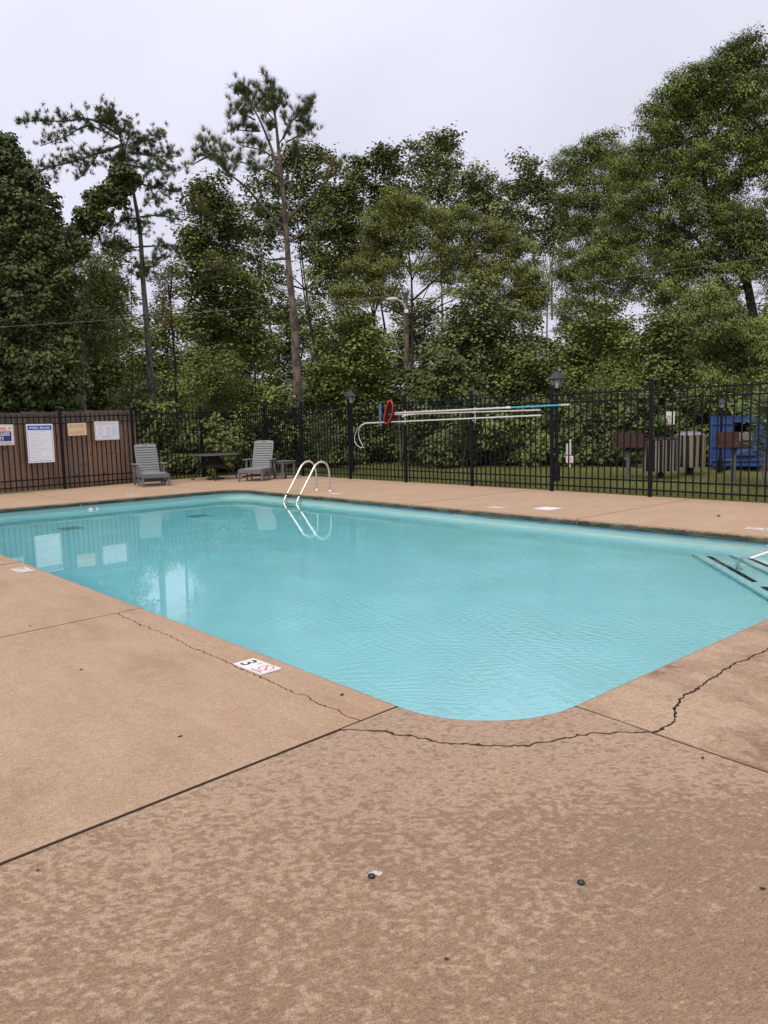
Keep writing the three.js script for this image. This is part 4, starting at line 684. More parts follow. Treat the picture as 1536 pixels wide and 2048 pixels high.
function needleTuft(seed, n, len, spread, wid = 0.006) {
  const R = rng(seed), pos = [];
  for (let k = 0; k < n; k++) {
    const t = R() * 6.283, el = 1.35 - spread * Math.pow(R(), 0.7) * 1.9, L = len * (0.7 + 0.5 * R()), d = new THREE.Vector3(Math.cos(t) * Math.cos(el), Math.sin(el), Math.sin(t) * Math.cos(el)), s = new THREE.Vector3(-Math.sin(t), 0, Math.cos(t)).multiplyScalar(wid), o = d.clone().multiplyScalar(L * 0.06).add(new THREE.Vector3(0, R() * len * 0.45, 0));
    const a = o.clone().sub(s), b = o.clone().add(s), c = d.multiplyScalar(L).add(o); pos.push(...a.toArray(), ...b.toArray(), ...c.toArray());
  }
  const g = new THREE.BufferGeometry(); g.setAttribute('position', new THREE.Float32BufferAttribute(pos, 3)); g.computeVertexNormals(); return g;
}
const LEAF = {
  broad: [1, 2, 3].map(s => leafCluster(s, 74, 0.56, 0.115, 0.09, { lobes: true })),
  fine: [4, 5, 6].map(s => leafCluster(s, 130, 0.54, 0.10, 0.052, { droop: 0.6, flat: 0.5, tilt: 0.8 })),
  vine: [7, 8, 9].map(s => leafCluster(s, 64, 0.44, 0.165, 0.14, { droop: 0.75, tilt: 0.6, flat: 0.9, lobes: true })),
  small: [10, 11, 12].map(s => leafCluster(s, 100, 0.43, 0.085, 0.06, { droop: 0.3, tilt: 1.1, flat: 0.8 })),
  sapling: [13].map(s => leafCluster(s, 22, 0.26, 0.15, 0.05, { droop: -0.2, tilt: 1.0, flat: 0.9 })),
};
const TUFT = { pine: [21, 22].map(s => needleTuft(s, 34, 0.22, 0.6, 0.0065)), white: [23, 24].map(s => needleTuft(s, 34, 0.105, 0.95, 0.0065)) };
const bark = (c0, c1, seed) => std({ roughness: 0.95, map: tex(128, 256, (u, v) => { const n = fbm(u * 10, v * 5 + fbm(u * 5, v * 5, seed + 5, 2) * 1.5, seed, 4), q = fbm(u * 4, v * 6, seed + 9, 3); return mixc(c0, c1, sstep(0.25, 0.8, 0.75 * n + 0.35 * q)); }) });
const BARK = { pine: bark([0.03, 0.024, 0.02], [0.165, 0.125, 0.10], 1001), grey: bark([0.035, 0.032, 0.028], [0.17, 0.16, 0.14], 1002), dark: bark([0.012, 0.010, 0.008], [0.055, 0.046, 0.036], 1003), pale: bark([0.07, 0.055, 0.042], [0.26, 0.22, 0.18], 1004) };
function taper(pts, r0, r1, rad = 8, seg) {
  const c = new THREE.CatmullRomCurve3(pts, false, 'centripetal'), n = seg || Math.max(5, pts.length * 4), fr = c.computeFrenetFrames(n, false), pos = [], uv = [], idx = [], P = c.getSpacedPoints(n), L = c.getLength();
  for (let i = 0; i <= n; i++) { const t = i / n, r = r0 + (r1 - r0) * Math.pow(t, 0.85); for (let k = 0; k <= rad; k++) { const a = k / rad * 2 * Math.PI, w = r * (1 + 0.10 * Math.sin(3 * a + i * 0.7)), x = Math.cos(a) * w, y = Math.sin(a) * w, p = P[i].clone().addScaledVector(fr.normals[i], x).addScaledVector(fr.binormals[i], y); pos.push(p.x, p.y, p.z); uv.push(k / rad * Math.max(1, Math.round(r0 * 5)), t * L / 1.2); } }
  for (let i = 0; i < n; i++) for (let k = 0; k < rad; k++) { const a = i * (rad + 1) + k, b = a + rad + 1; idx.push(a, a + 1, b, b, a + 1, b + 1); }
  const g = new THREE.BufferGeometry(); g.setAttribute('position', new THREE.Float32BufferAttribute(pos, 3)); g.setAttribute('uv', new THREE.Float32BufferAttribute(uv, 2)); g.setIndex(idx); g.computeVertexNormals(); return g;
}
const C = { ivy: [0.088, 0.120, 0.032], mid: [0.154, 0.189, 0.044], deep: [0.127, 0.165, 0.042], olive: [0.156, 0.194, 0.046], bright: [0.171, 0.198, 0.046], grey: [0.154, 0.182, 0.066], yellow: [0.286, 0.231, 0.039], dark: [0.132, 0.167, 0.044], pale: [0.198, 0.226, 0.083] };  // ivy: natural dark green, which on the hedges also paints in canopy shade
let treeSeed = 3000;
// lobes: [px, py, rx, ry, depth shift]; the tree stands d metres away
function tree({ name, label, cat = 'tree', group, d, base, trunk, limbs = [], lobes, leaf = 'broad', color = 'mid', color2, mix2 = 0.25, density = 1, barkOf = 'dark', r0 = 0.16, auto = true, scale = 1, drop = 0, y0 = -0.05, thin = false }) {
  const R = rng(treeSeed += 7), bp = at(base, 850, d); bp.y = y0;
  const o = thing(name, label, cat, bp, 0, group), loc = (px, py, dd = 0) => at(px, py, d + dd).sub(bp);
  const K = d / FPX;                                               // metres per pixel there
  let tp = null;
  if (trunk) { tp = [new THREE.Vector3(0, 0, 0), ...trunk.map(([px, py, dd]) => loc(px, py, dd || 0))]; part(o, 'trunk', taper(tp, r0, r0 * 0.3, 9, trunk.length * 5), BARK[barkOf]); }
  for (const l of limbs) { const w = l[0], pts = l.slice(1).map(([px, py, dd]) => loc(px, py, dd || 0)); part(o, 'limb', taper(pts, w, w * 0.28, 7), BARK[barkOf]); }
  const list = LEAF[leaf].map(() => []), base1 = C[color], base2 = C[color2 || color];
  for (const [px, py, rx, ry, dz = 0] of lobes) {
    const dd = dz + (R() - 0.5) * 1.2, c = loc(px, py, dd), ax = rx * K, ay = ry * K, az = (ax + ay) * 0.42;
    if (auto && tp) { let best = tp[0], bd = 1e9; for (let i = 0; i < tp.length; i++) { const q = tp[i]; if (q.y < c.y - 0.3) { const e = q.distanceTo(c); if (e < bd) { bd = e; best = q; } } } if (bd < 9) { const m = best.clone().lerp(c, 0.55); m.y += 0.12 * bd * (R() - 0.2); part(o, 'limb', taper([best, m, c], Math.min(r0 * 0.5, 0.03 + bd * 0.012), 0.012, 5, 8), BARK[barkOf]); } }
    const n = Math.round(density * 8.6 * (ax * ay + 0.12) / (0.2 * scale * scale)), tone = 0.82 + 0.36 * R(), isB = R() < mix2;
    for (let k = 0; k < n; k++) {
      let x, y, z, m; do { x = R() * 2 - 1; y = R() * 2 - 1; z = R() * 2 - 1; m = Math.hypot(x, y, z); } while (m > 1 || m < 0.05);
      if (thin && z * Math.sign(1) < -0.1 && R() < 0.6) continue;
      const rr = Math.pow(R(), 0.30) * (1 + 0.10 * (R() - 0.5)) / m, p = new THREE.Vector3(c.x + x * rr * ax, c.y + y * rr * ay - drop * R(), c.z + z * rr * az);
      if (p.y < 0.25 - y0) p.y = 0.25 + R() * 0.3;
      const v = tone * (0.72 + 0.56 * R()), cc = mixc(base1, base2, isB ? 0.4 + 0.6 * R() : R() * 0.25);
      list[Math.floor(R() * list.length)].push([p, quat((R() - 0.5) * 0.7, R() * 6.283, (R() - 0.5) * 0.7), scale * (0.72 + 0.55 * R()), lin(cc[0] * v, cc[1] * v, cc[2] * v)]);
    }
  }
  list.forEach((l, i) => { if (l.length) inst(o, 'crown', LEAF[leaf][i], leafMat, l); });
  return o;
}
// a rounded mass between two columns of the picture, from its top to the ground
function dome(x0, x1, top, bot, seed, n = 9, rough = 0.22) {
  const R = rng(seed), out = [], w = (x1 - x0) / 2, cx = (x0 + x1) / 2, h = bot - top;
  for (let k = 0; k < n; k++) { const u = n > 1 ? k / (n - 1) * 2 - 1 : 0, cap = Math.sqrt(Math.max(0, 1 - u * u * 0.85)); const ty = top + h * 0.9 * (1 - cap) + R() * h * 0.12, rows = Math.max(1, Math.round((bot - ty) / (w * 0.75))); for (let r = 0; r < rows; r++) { const yy = ty + (bot - ty) * (r + 0.5) / rows; out.push([cx + u * w * 0.8 + (R() - 0.5) * w * rough, yy, w * (0.30 + 0.14 * R()), (bot - ty) / rows * (0.62 + 0.2 * R()), (R() - 0.5) * 1.4]); } }
  return out;
}

// ---------------------------------------------------------------- the two pines
function pineTree({ label, d, base, trunk, r0, barkOf, branches, tuft, c0, c1, size, per = 5.6, tight = 0.78 }) {
  const R = rng(treeSeed += 7), bp = at(base, 850, d); bp.y = -0.05; const o = thing('pine_tree', label, 'tree', bp), loc = (px, py, dd = 0) => at(px, py, d + dd).sub(bp);
  part(o, 'trunk', taper([new THREE.Vector3(), ...trunk.map(([x, y]) => loc(x, y))], r0, 0.03, 10, 40), BARK[barkOf]);
  const list = tuft.map(() => []);
  branches.forEach(({ w = 0.05, dz = 0, from = 0.4, spread = 0.35, n = 60, tint = 0, p }) => {
    const pts = p.map(([x, y], i) => loc(x, y, dz * i / Math.max(1, p.length - 1))); if (pts.length > 1) part(o, 'limb', taper(pts, w, 0.012, 6), BARK[barkOf]);
    const c = pts.length > 1 ? new THREE.CatmullRomCurve3(pts, false, 'centripetal') : null;
    // side twigs carry the tufts
    const nt = Math.max(2, Math.round(n / per));
    for (let k = 0; k < nt; k++) {
      const t = from + (1 - from) * (k + R()) / nt, b = c ? c.getPoint(Math.min(1, t)) : pts[0].clone(), tw = new THREE.Vector3((R() - 0.5) * 2, (R() - 0.35) * 1.3, (R() - 0.5) * 2).normalize().multiplyScalar(spread * tight * (0.4 + R() * 1.0)), e = b.clone().add(tw);
      if (k % 3 === 0) part(o, 'twig', taper([b, b.clone().lerp(e, 0.5).add(new THREE.Vector3(0, -0.03, 0)), e], 0.012, 0.005, 4, 4), BARK[barkOf]);
      for (let i = 0; i < 3; i++) { const q = b.clone().lerp(e, 0.25 + 0.8 * R()).add(new THREE.Vector3((R() - 0.5) * 0.1, (R() - 0.5) * 0.08, (R() - 0.5) * 0.1)), v = 0.75 + 0.5 * R(), cc = mixc(c0, c1, Math.min(1, tint + 0.35 * R() * R())); list[Math.floor(R() * tuft.length)].push([q, quat((R() - 0.5) * 1.3 + tw.z * 0.9, R() * 6.28, -tw.x * 0.9), size * (0.75 + 0.5 * R()), lin(cc[0] * v, cc[1] * v, cc[2] * v)]); }
    }
  });
  list.forEach((l, i) => inst(o, 'needles', tuft[i], leafMat, l));
  return o;
}
pineTree({ label: 'tall pine with a straight reddish trunk and upswept needle tufts', d: 27, base: 599, r0: 0.21, barkOf: 'pine', tuft: TUFT.pine, size: 1.0, c0: [0.125, 0.160, 0.052], c1: [0.20, 0.17, 0.04],
  trunk: [[596, 817], [592, 701], [579, 547], [572, 462], [567, 393], [558, 308], [551, 240], [541, 164]],
  branches: [
    { w: 0.07, from: 0.5, n: 160, spread: 0.6, dz: -1, tint: 0.15, p: [[570, 458], [524, 411], [490, 373], [452, 342], [421, 311], [391, 287]] },
    { w: 0.045, from: 0.2, n: 60, spread: 0.5, tint: 0.5, p: [[421, 311], [405, 318], [385, 330]] },
    { w: 0.05, from: 0.15, n: 80, spread: 0.5, dz: 0.3, p: [[452, 342], [446, 310], [440, 285]] },
    { w: 0.07, from: 0.45, n: 190, spread: 0.5, dz: 0.6, p: [[562, 359], [538, 284], [510, 222], [490, 192], [476, 182]] },
    { w: 0.035, from: 0.2, n: 110, spread: 0.5, dz: -0.6, p: [[510, 240], [488, 228], [468, 215]] },
    { w: 0.035, from: 0.3, n: 90, spread: 0.5, p: [[520, 262], [495, 262], [468, 258]] },
    { w: 0.04, from: 0.3, n: 110, spread: 0.6, dz: -1.2, p: [[562, 356], [531, 339], [510, 335], [470, 318]] },
    { w: 0.04, from: 0.4, n: 90, spread: 0.6, dz: 0.8, p: [[558, 320], [520, 300], [480, 290]] },
    { w: 0.05, from: 0.45, n: 120, spread: 0.42, dz: -0.5, p: [[566, 278], [582, 243], [606, 226], [625, 207]] },
    { w: 0.03, from: 0.4, n: 70, spread: 0.4, p: [[590, 240], [612, 246], [624, 258]] },
    { w: 0.03, from: 0.35, n: 60, spread: 0.4, dz: 0.5, p: [[572, 285], [598, 272], [612, 272]] },
    { w: 0.045, from: 0.55, n: 50, spread: 0.4, p: [[579, 380], [592, 325], [596, 291]] },
    { w: 0.06, from: 0.72, n: 90, spread: 0.6, tint: 0.75, dz: -1, p: [[577, 440], [606, 407], [644, 373], [684, 325]] },
    { w: 0.06, from: 0.85, n: 20, spread: 0.3, tint: 0.6, p: [[580, 484], [620, 455], [656, 425]] },
    { w: 0.05, from: 0.8, n: 20, spread: 0.3, p: [[573, 474], [545, 452], [510, 428]] },
    { w: 0.05, from: 0.9, n: 8, spread: 0.3, p: [[572, 517], [531, 517], [508, 494]] },
    { w: 0.03, from: 0.1, n: 120, spread: 0.42, p: [[551, 240], [545, 200], [538, 158]] },
    { w: 0.025, from: 0.2, n: 60, spread: 0.36, p: [[549, 225], [562, 205], [567, 190]] },
    { w: 0.025, from: 0.3, n: 70, spread: 0.4, p: [[551, 245], [530, 215], [522, 180]] },
    { w: 0.025, from: 0.3, n: 46, spread: 0.36, p: [[553, 255], [540, 254], [534, 250]] },
    { w: 0.03, from: 0.4, n: 40, spread: 0.3, p: [[556, 290], [575, 260], [566, 235]] },
  ] });
pineTree({ label: 'thin leaning pine with long flat branches beside the vine-covered tree', d: 27.5, base: 309, r0: 0.16, barkOf: 'grey', tuft: TUFT.white, per: 3, tight: 1.0, size: 1.15, c0: [0.125, 0.160, 0.055], c1: [0.19, 0.18, 0.045],
  trunk: [[306, 820], [295, 668], [286, 554], [278, 450], [265, 375], [257, 343], [241, 278], [226, 222]],
  branches: [
    { w: 0.05, from: 0.1, n: 150, spread: 0.40, dz: -1, p: [[236, 268], [182, 239], [130, 242], [81, 242], [33, 243]] },
    { w: 0.04, from: 0.2, n: 120, spread: 0.42, tint: 0.2, p: [[236, 278], [176, 252], [130, 274], [81, 292]] },
    { w: 0.05, from: 0.15, n: 190, spread: 0.42, dz: -1, p: [[243, 290], [195, 307], [156, 320], [107, 333], [65, 343]] },
    { w: 0.03, from: 0.2, n: 60, spread: 0.4, p: [[195, 310], [176, 336], [156, 359]] },
    { w: 0.03, from: 0.0, n: 90, spread: 0.45, tint: 0.3, p: [[232, 250], [212, 240], [200, 226]] },
    { w: 0.03, from: 0.0, n: 100, spread: 0.5, p: [[226, 222], [222, 240], [236, 268]] },
    { w: 0.03, from: 0.0, n: 80, spread: 0.45, p: [[250, 300], [258, 270], [262, 240]] },
    { w: 0.04, from: 0.1, n: 120, spread: 0.45, p: [[258, 298], [293, 280], [329, 272]] },
    { w: 0.04, from: 0.1, n: 130, spread: 0.45, tint: 0.15, dz: 1, p: [[258, 304], [309, 312], [357, 312]] },
    { w: 0.04, from: 0.1, n: 120, spread: 0.45, dz: -1, p: [[258, 330], [309, 338], [360, 342]] },
    { w: 0.04, from: 0.2, n: 130, spread: 0.45, tint: 0.2, p: [[264, 362], [309, 375], [360, 384]] },
    { w: 0.03, from: 0.2, n: 60, spread: 0.4, p: [[300, 372], [308, 395], [314, 415]] },
    { w: 0.03, from: 0.0, n: 150, spread: 0.55, p: [[250, 318], [240, 330], [228, 322]] },
    { w: 0.035, from: 0.25, n: 80, spread: 0.4, p: [[278, 436], [247, 440], [212, 468]] },
    { w: 0.035, from: 0.5, n: 50, spread: 0.35, p: [[280, 434], [312, 431], [368, 440]] },
    { w: 0.03, from: 0.0, n: 80, spread: 0.42, tint: 0.1, p: [[276, 440], [282, 455], [270, 470]] },
    { w: 0.035, from: 0.3, n: 90, spread: 0.45, p: [[282, 493], [240, 497], [200, 490]] },
    { w: 0.035, from: 0.4, n: 80, spread: 0.45, dz: 1, p: [[284, 493], [325, 493], [362, 507]] },
    { w: 0.03, from: 0.0, n: 120, spread: 0.5, tint: 0.45, p: [[286, 548], [305, 532], [330, 518]] },
    { w: 0.03, from: 0.0, n: 60, spread: 0.4, tint: 0.2, p: [[286, 556], [270, 550], [262, 545]] },
    { w: 0.03, from: 0.5, n: 110, spread: 0.5, tint: 0.55, dz: 1.5, p: [[368, 440], [392, 425], [410, 430]] },
    { w: 0.03, from: 0.3, n: 110, spread: 0.5, tint: 0.6, dz: 2, p: [[400, 545], [430, 535], [470, 548]] },
  ] });

// ---------------------------------------------------------------- broadleaved trees
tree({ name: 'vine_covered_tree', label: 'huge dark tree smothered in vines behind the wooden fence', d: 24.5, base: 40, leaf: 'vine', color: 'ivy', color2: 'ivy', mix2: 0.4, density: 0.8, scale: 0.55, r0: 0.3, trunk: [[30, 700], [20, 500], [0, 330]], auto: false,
  lobes: [[-10, 305, 42, 40], [5, 350, 55, 50], [40, 400, 62, 55], [-30, 420, 90, 80], [70, 460, 68, 55], [20, 500, 100, 60], [95, 500, 45, 40], [60, 560, 95, 60], [-20, 600, 100, 80], [90, 620, 60, 60], [40, 660, 110, 70], [110, 690, 42, 60], [-30, 740, 110, 70], [60, 750, 95, 60], [120, 780, 30, 50], [20, 810, 120, 50], [150, 490, 22, 18], [-120, 480, 90, 140], [-120, 680, 90, 140], [-230, 560, 100, 200]] });
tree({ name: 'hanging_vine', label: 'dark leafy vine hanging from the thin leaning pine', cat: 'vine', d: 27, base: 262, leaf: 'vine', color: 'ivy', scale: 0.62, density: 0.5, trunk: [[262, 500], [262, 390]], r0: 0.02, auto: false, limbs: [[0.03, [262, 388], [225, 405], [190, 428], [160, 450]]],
  lobes: [[250, 352, 26, 20], [235, 372, 24, 18], [212, 388, 22, 18], [192, 402, 20, 18], [175, 428, 16, 20], [162, 448, 18, 16], [182, 452, 10, 16], [205, 432, 10, 14], [240, 400, 8, 10]] });
tree({ name: 'brown_stem_tree', label: 'bushy tree with a shaggy brown vine-wrapped trunk behind the wooden fence', d: 27, base: 160, leaf: 'small', color: 'mid', color2: 'olive', trunk: [[158, 740], [170, 640], [180, 560]], barkOf: 'pale', r0: 0.3, density: 0.85,
  lobes: [[150, 500, 30, 30], [170, 540, 45, 45], [205, 600, 50, 50], [160, 620, 45, 45], [235, 650, 40, 45], [190, 680, 50, 35], [240, 580, 30, 40]] });
tree({ name: 'pale_leaf_tree', label: 'light green loose tree standing behind the thin leaning pine', d: 52, base: 235, leaf: 'broad', color: 'pale', color2: 'grey', trunk: [[235, 700], [230, 560], [225, 480]], barkOf: 'grey', r0: 0.12, density: 0.55,
  scale: 1.53, lobes: [[225, 500, 36, 34], [200, 540, 36, 34], [215, 590, 50, 40], [180, 600, 36, 36], [215, 650, 46, 34]] });
tree({ name: 'yellow_tip_tree', label: 'small bright yellow-green topped tree with a dark stem left of the tall pine', d: 29, base: 350, leaf: 'small', color: 'bright', color2: 'yellow', mix2: 0.4, trunk: [[352, 760], [345, 660], [340, 600]], r0: 0.09, density: 0.7,
  lobes: [[335, 560, 22, 26], [340, 595, 24, 24], [330, 630, 28, 20], [345, 545, 14, 20]] });
tree({ name: 'slender_tree', label: 'slender open tree with vines climbing its lower trunk left of the tall pine', d: 34, base: 430, leaf: 'broad', color: 'mid', color2: 'grey', trunk: [[428, 700], [420, 560], [404, 470], [400, 380]], limbs: [[0.05, [512, 830], [510, 740], [500, 660]]], barkOf: 'dark', r0: 0.14, density: 0.75,
  scale: 1.1, lobes: [[398, 400, 28, 30], [420, 385, 34, 40], [445, 420, 34, 40], [395, 460, 30, 40], [430, 480, 42, 42], [470, 470, 30, 40], [380, 520, 34, 40], [430, 545, 48, 40], [470, 560, 34, 44], [395, 590, 40, 40], [445, 625, 50, 44], [400, 660, 44, 44], [470, 690, 44, 44], [425, 730, 50, 44], [385, 750, 40, 40], [460, 780, 50, 44], [500, 620, 34, 44], [520, 700, 34, 40]] });
tree({ name: 'open_crown_tree', label: 'open crowned tree with sky gaps directly behind the tall pine', d: 72, base: 640, leaf: 'broad', color: 'grey', color2: 'mid', trunk: [[628, 700], [612, 580], [600, 480], [590, 400]], limbs: [[0.11, [628, 690], [610, 600], [596, 480], [590, 450]], [0.08, [560, 640], [545, 600], [530, 560]]], barkOf: 'dark', r0: 0.16, density: 0.60,
  scale: 2.12, lobes: [[600, 300, 34, 26], [635, 310, 24, 26], [570, 340, 40, 34], [625, 360, 36, 34], [530, 380, 40, 36], [590, 400, 44, 34], [640, 410, 30, 34], [500, 430, 38, 36], [550, 440, 40, 34], [605, 460, 40, 36], [520, 490, 44, 34], [630, 500, 28, 34], [490, 540, 40, 34], [545, 560, 40, 34], [500, 600, 44, 36], [555, 620, 40, 34]] });
tree({ name: 'maple_tree', label: 'dense dark green tree right of the tall pine', d: 68, base: 745, leaf: 'broad', color: 'mid', color2: 'deep', mix2: 0.4, trunk: [[748, 640], [742, 520], [748, 400], [752, 340]], limbs: [[0.09, [745, 560], [720, 470], [690, 430]], [0.07, [752, 620], [775, 540], [790, 480]], [0.1, [770, 660], [762, 590], [775, 520]]], barkOf: 'dark', r0: 0.17, density: 0.8,
  scale: 2, lobes: [[772, 310, 26, 18], [755, 330, 40, 28], [705, 345, 38, 28], [785, 365, 26, 34], [730, 385, 55, 34], [685, 400, 36, 36], [670, 450, 38, 38], [725, 450, 56, 38], [780, 430, 34, 38], [665, 510, 34, 36], [715, 515, 50, 36], [690, 570, 46, 30], [650, 560, 34, 40], [770, 510, 34, 30], [640, 470, 20, 30]] });
tree({ name: 'tulip_tree', label: 'tall pale green tree topping the skyline behind the utility pole', d: 105, base: 890, leaf: 'broad', color: 'pale', color2: 'mid', mix2: 0.5, trunk: [[885, 640], [880, 480], [872, 340]], limbs: [[0.1, [885, 560], [930, 470], [960, 420]]], barkOf: 'grey', r0: 0.22, density: 0.62, scale: 2.92,
  lobes: [[870, 280, 34, 20], [895, 290, 26, 20], [840, 305, 26, 26], [875, 320, 44, 28], [830, 345, 26, 28], [900, 350, 40, 30], [860, 370, 44, 30], [940, 355, 34, 28], [965, 360, 24, 26], [920, 400, 44, 34], [960, 410, 34, 34], [985, 390, 20, 28], [870, 420, 50, 34], [825, 400, 26, 34], [1000, 430, 26, 26]] });
tree({ name: 'elm_tree', label: 'broad olive green tree with dark spreading limbs behind the utility pole', d: 62, base: 822, leaf: 'fine', color: 'olive', color2: 'yellow', mix2: 0.10, trunk: [[824, 640], [822, 540], [812, 480], [798, 430]], limbs: [[0.09, [822, 550], [790, 490], [796, 440]], [0.09, [826, 600], [870, 560], [930, 500], [980, 470]], [0.07, [824, 560], [850, 500], [860, 450]], [0.06, [870, 562], [900, 566], [950, 560]]], barkOf: 'dark', r0: 0.15, density: 1.10,
  scale: 1.72, lobes: [[800, 405, 46, 26], [770, 440, 44, 34], [840, 425, 46, 30], [750, 490, 44, 34], [800, 480, 50, 34], [860, 470, 56, 34], [920, 445, 44, 30], [965, 465, 44, 30], [730, 540, 44, 30], [790, 540, 50, 26], [900, 510, 60, 34], [960, 520, 56, 36], [1020, 480, 44, 36], [1050, 520, 40, 36], [1010, 560, 60, 36], [940, 570, 60, 28], [1065, 570, 40, 36], [870, 545, 40, 24], [1030, 610, 60, 30], [755, 590, 60, 26], [1062, 600, 34, 40], [700, 590, 40, 30]] });
tree({ name: 'yellowing_tree', label: 'small crown with yellowing leaves in front of the pale sycamore', d: 64, base: 990, leaf: 'fine', color: 'olive', color2: 'yellow', mix2: 0.8, trunk: [[990, 640], [985, 520]], r0: 0.08, density: 0.6, auto: true, scale: 1.78, lobes: [[975, 470, 22, 20], [990, 490, 24, 20], [1010, 480, 18, 16], [965, 492, 16, 16]] });
tree({ name: 'sycamore_tree', label: 'sparse pale sycamore with bare upright stems against the sky', d: 100, base: 1096, leaf: 'broad', color: 'pale', color2: 'grey', mix2: 0.5, trunk: [[1094, 640], [1098, 560], [1112, 470], [1118, 400]], limbs: [[0.14, [1104, 640], [1104, 540], [1110, 450]], [0.12, [1082, 640], [1078, 580], [1065, 500], [1058, 400]], [0.08, [1096, 600], [1100, 520], [1090, 430]]], barkOf: 'pale', r0: 0.17, density: 0.55, scale: 2.78,
  lobes: [[1045, 325, 26, 18], [1065, 345, 24, 24], [1030, 365, 30, 26], [1060, 390, 38, 30], [1020, 410, 36, 30], [1090, 370, 24, 28], [1100, 410, 30, 28], [1050, 440, 44, 28], [1100, 455, 34, 30], [1010, 450, 30, 26], [1130, 430, 26, 34], [1120, 490, 30, 24], [1075, 480, 34, 22]] });
tree({ name: 'hackberry_tree', label: 'rounded olive green tree between the pale sycamore and the great right hand tree', d: 80, base: 1190, leaf: 'fine', color: 'olive', color2: 'mid', mix2: 0.4, trunk: [[1190, 660], [1188, 520], [1195, 400]], barkOf: 'dark', r0: 0.17, density: 0.98, scale: 2.22,
  lobes: [[1165, 300, 36, 22], [1210, 300, 40, 30], [1135, 330, 34, 26], [1180, 335, 44, 30], [1240, 330, 40, 34], [1140, 375, 36, 32], [1190, 385, 50, 32], [1245, 390, 44, 34], [1150, 430, 40, 34], [1210, 440, 52, 34], [1160, 490, 40, 34], [1230, 500, 46, 36], [1180, 545, 50, 36], [1150, 575, 38, 40], [1142, 625, 36, 36], [1128, 540, 20, 30]] });
tree({ name: 'great_tree', label: 'great dark limbed tree towering over the blue dumpster', d: 38, base: 1540, leaf: 'fine', color: 'olive', color2: 'mid', mix2: 0.45, barkOf: 'dark', r0: 0.3, density: 1.04, auto: false,
  trunk: [[1530, 745], [1511, 652], [1496, 578], [1474, 504], [1444, 467], [1418, 411], [1403, 315]],
  limbs: [[0.16, [1500, 590], [1478, 541], [1429, 515], [1381, 467], [1340, 450]], [0.10, [1490, 575], [1455, 575], [1440, 552], [1405, 528]], [0.11, [1403, 320], [1389, 263], [1374, 226], [1360, 190]], [0.12, [1405, 325], [1429, 278], [1448, 244], [1470, 180]], [0.10, [1410, 330], [1412, 260], [1420, 180], [1450, 130]], [0.08, [1440, 400], [1480, 352], [1536, 342]], [0.08, [1395, 470], [1340, 480], [1280, 500]], [0.07, [1420, 410], [1360, 365], [1290, 350]], [0.07, [1400, 360], [1330, 390], [1260, 420]], [0.05, [1448, 244], [1490, 215], [1520, 200]], [0.2, [1545, 700], [1560, 600], [1600, 480]]],
  scale: 1.12, lobes: [[1495, 95, 34, 26], [1465, 120, 34, 30], [1500, 140, 44, 34], [1440, 160, 48, 34], [1395, 160, 36, 30], [1360, 170, 34, 26], [1345, 205, 40, 34], [1400, 210, 46, 34], [1460, 205, 50, 36], [1515, 190, 40, 40], [1320, 240, 38, 32], [1370, 260, 44, 36], [1440, 265, 54, 40], [1505, 260, 46, 44], [1305, 275, 36, 30], [1350, 310, 44, 34], [1400, 320, 44, 30], [1470, 320, 50, 34], [1525, 310, 30, 30], [1290, 330, 46, 34], [1250, 350, 40, 30], [1330, 360, 50, 34], [1395, 380, 54, 36], [1450, 380, 34, 30], [1270, 400, 48, 36], [1340, 420, 54, 34], [1420, 430, 50, 34], [1470, 440, 46, 34], [1515, 420, 40, 26], [1240, 450, 48, 36], [1300, 470, 54, 34], [1360, 480, 46, 30], [1220, 510, 50, 36], [1280, 530, 56, 34], [1345, 530, 46, 28], [1510, 480, 46, 44], [1250, 570, 50, 30], [1320, 580, 46, 24], [1460, 545, 30, 24], [1370, 600, 36, 20], [1535, 540, 44, 44], [1450, 600, 34, 24], [1430, 640, 50, 30], [1400, 520, 50, 30], [1440, 490, 40, 30], [1360, 560, 40, 26], [1425, 562, 24, 18], [1480, 500, 40, 30], [1600, 300, 80, 120], [1620, 480, 80, 90]] });
tree({ name: 'drooping_tree', label: 'yellow-green drooping tree right above the dumpster', d: 26, base: 1490, leaf: 'fine', color: 'olive', color2: 'bright', mix2: 0.4, trunk: [[1490, 760], [1485, 700]], r0: 0.08, density: 0.91, scale: 0.9, lobes: [[1385, 618, 40, 26], [1425, 600, 34, 24], [1440, 650, 46, 34], [1490, 670, 44, 40], [1420, 700, 46, 34], [1470, 730, 54, 40], [1530, 720, 40, 60], [1430, 770, 40, 40], [1500, 800, 50, 44], [1560, 780, 40, 60]] });

// ---------------------------------------------------------------- undergrowth
const bush = (label, d, x0, x1, top, leaf, color, color2, seed, o = {}) => tree({ name: o.name || 'shrub', label, cat: 'shrub', d, base: (x0 + x1) / 2, leaf, color, color2, mix2: o.mix2 ?? 0.3, density: o.density ?? 0.62, scale: o.scale ?? 1, lobes: dome(x0, x1, top, o.bot ?? 850 + 1517 * 1.45 / d, seed, o.n ?? 7), trunk: [[(x0 + x1) / 2 + 6, 850 - 1517 * 0.2 / d], [(x0 + x1) / 2 - 8, (top + 850) / 2]], r0: 0.06, auto: false, thin: true, barkOf: 'dark', group: o.group });
bush('broad dark shrub overhanging the lawn between the tall pine and the utility pole', 29.5, 612, 800, 612, 'broad', 'mid', 'bright', 11, { n: 8, density: 0.75 });
bush('large grey-green spreading shrub right of the utility pole', 30, 835, 1115, 592, 'broad', 'grey', 'mid', 12, { n: 9, density: 0.72 });
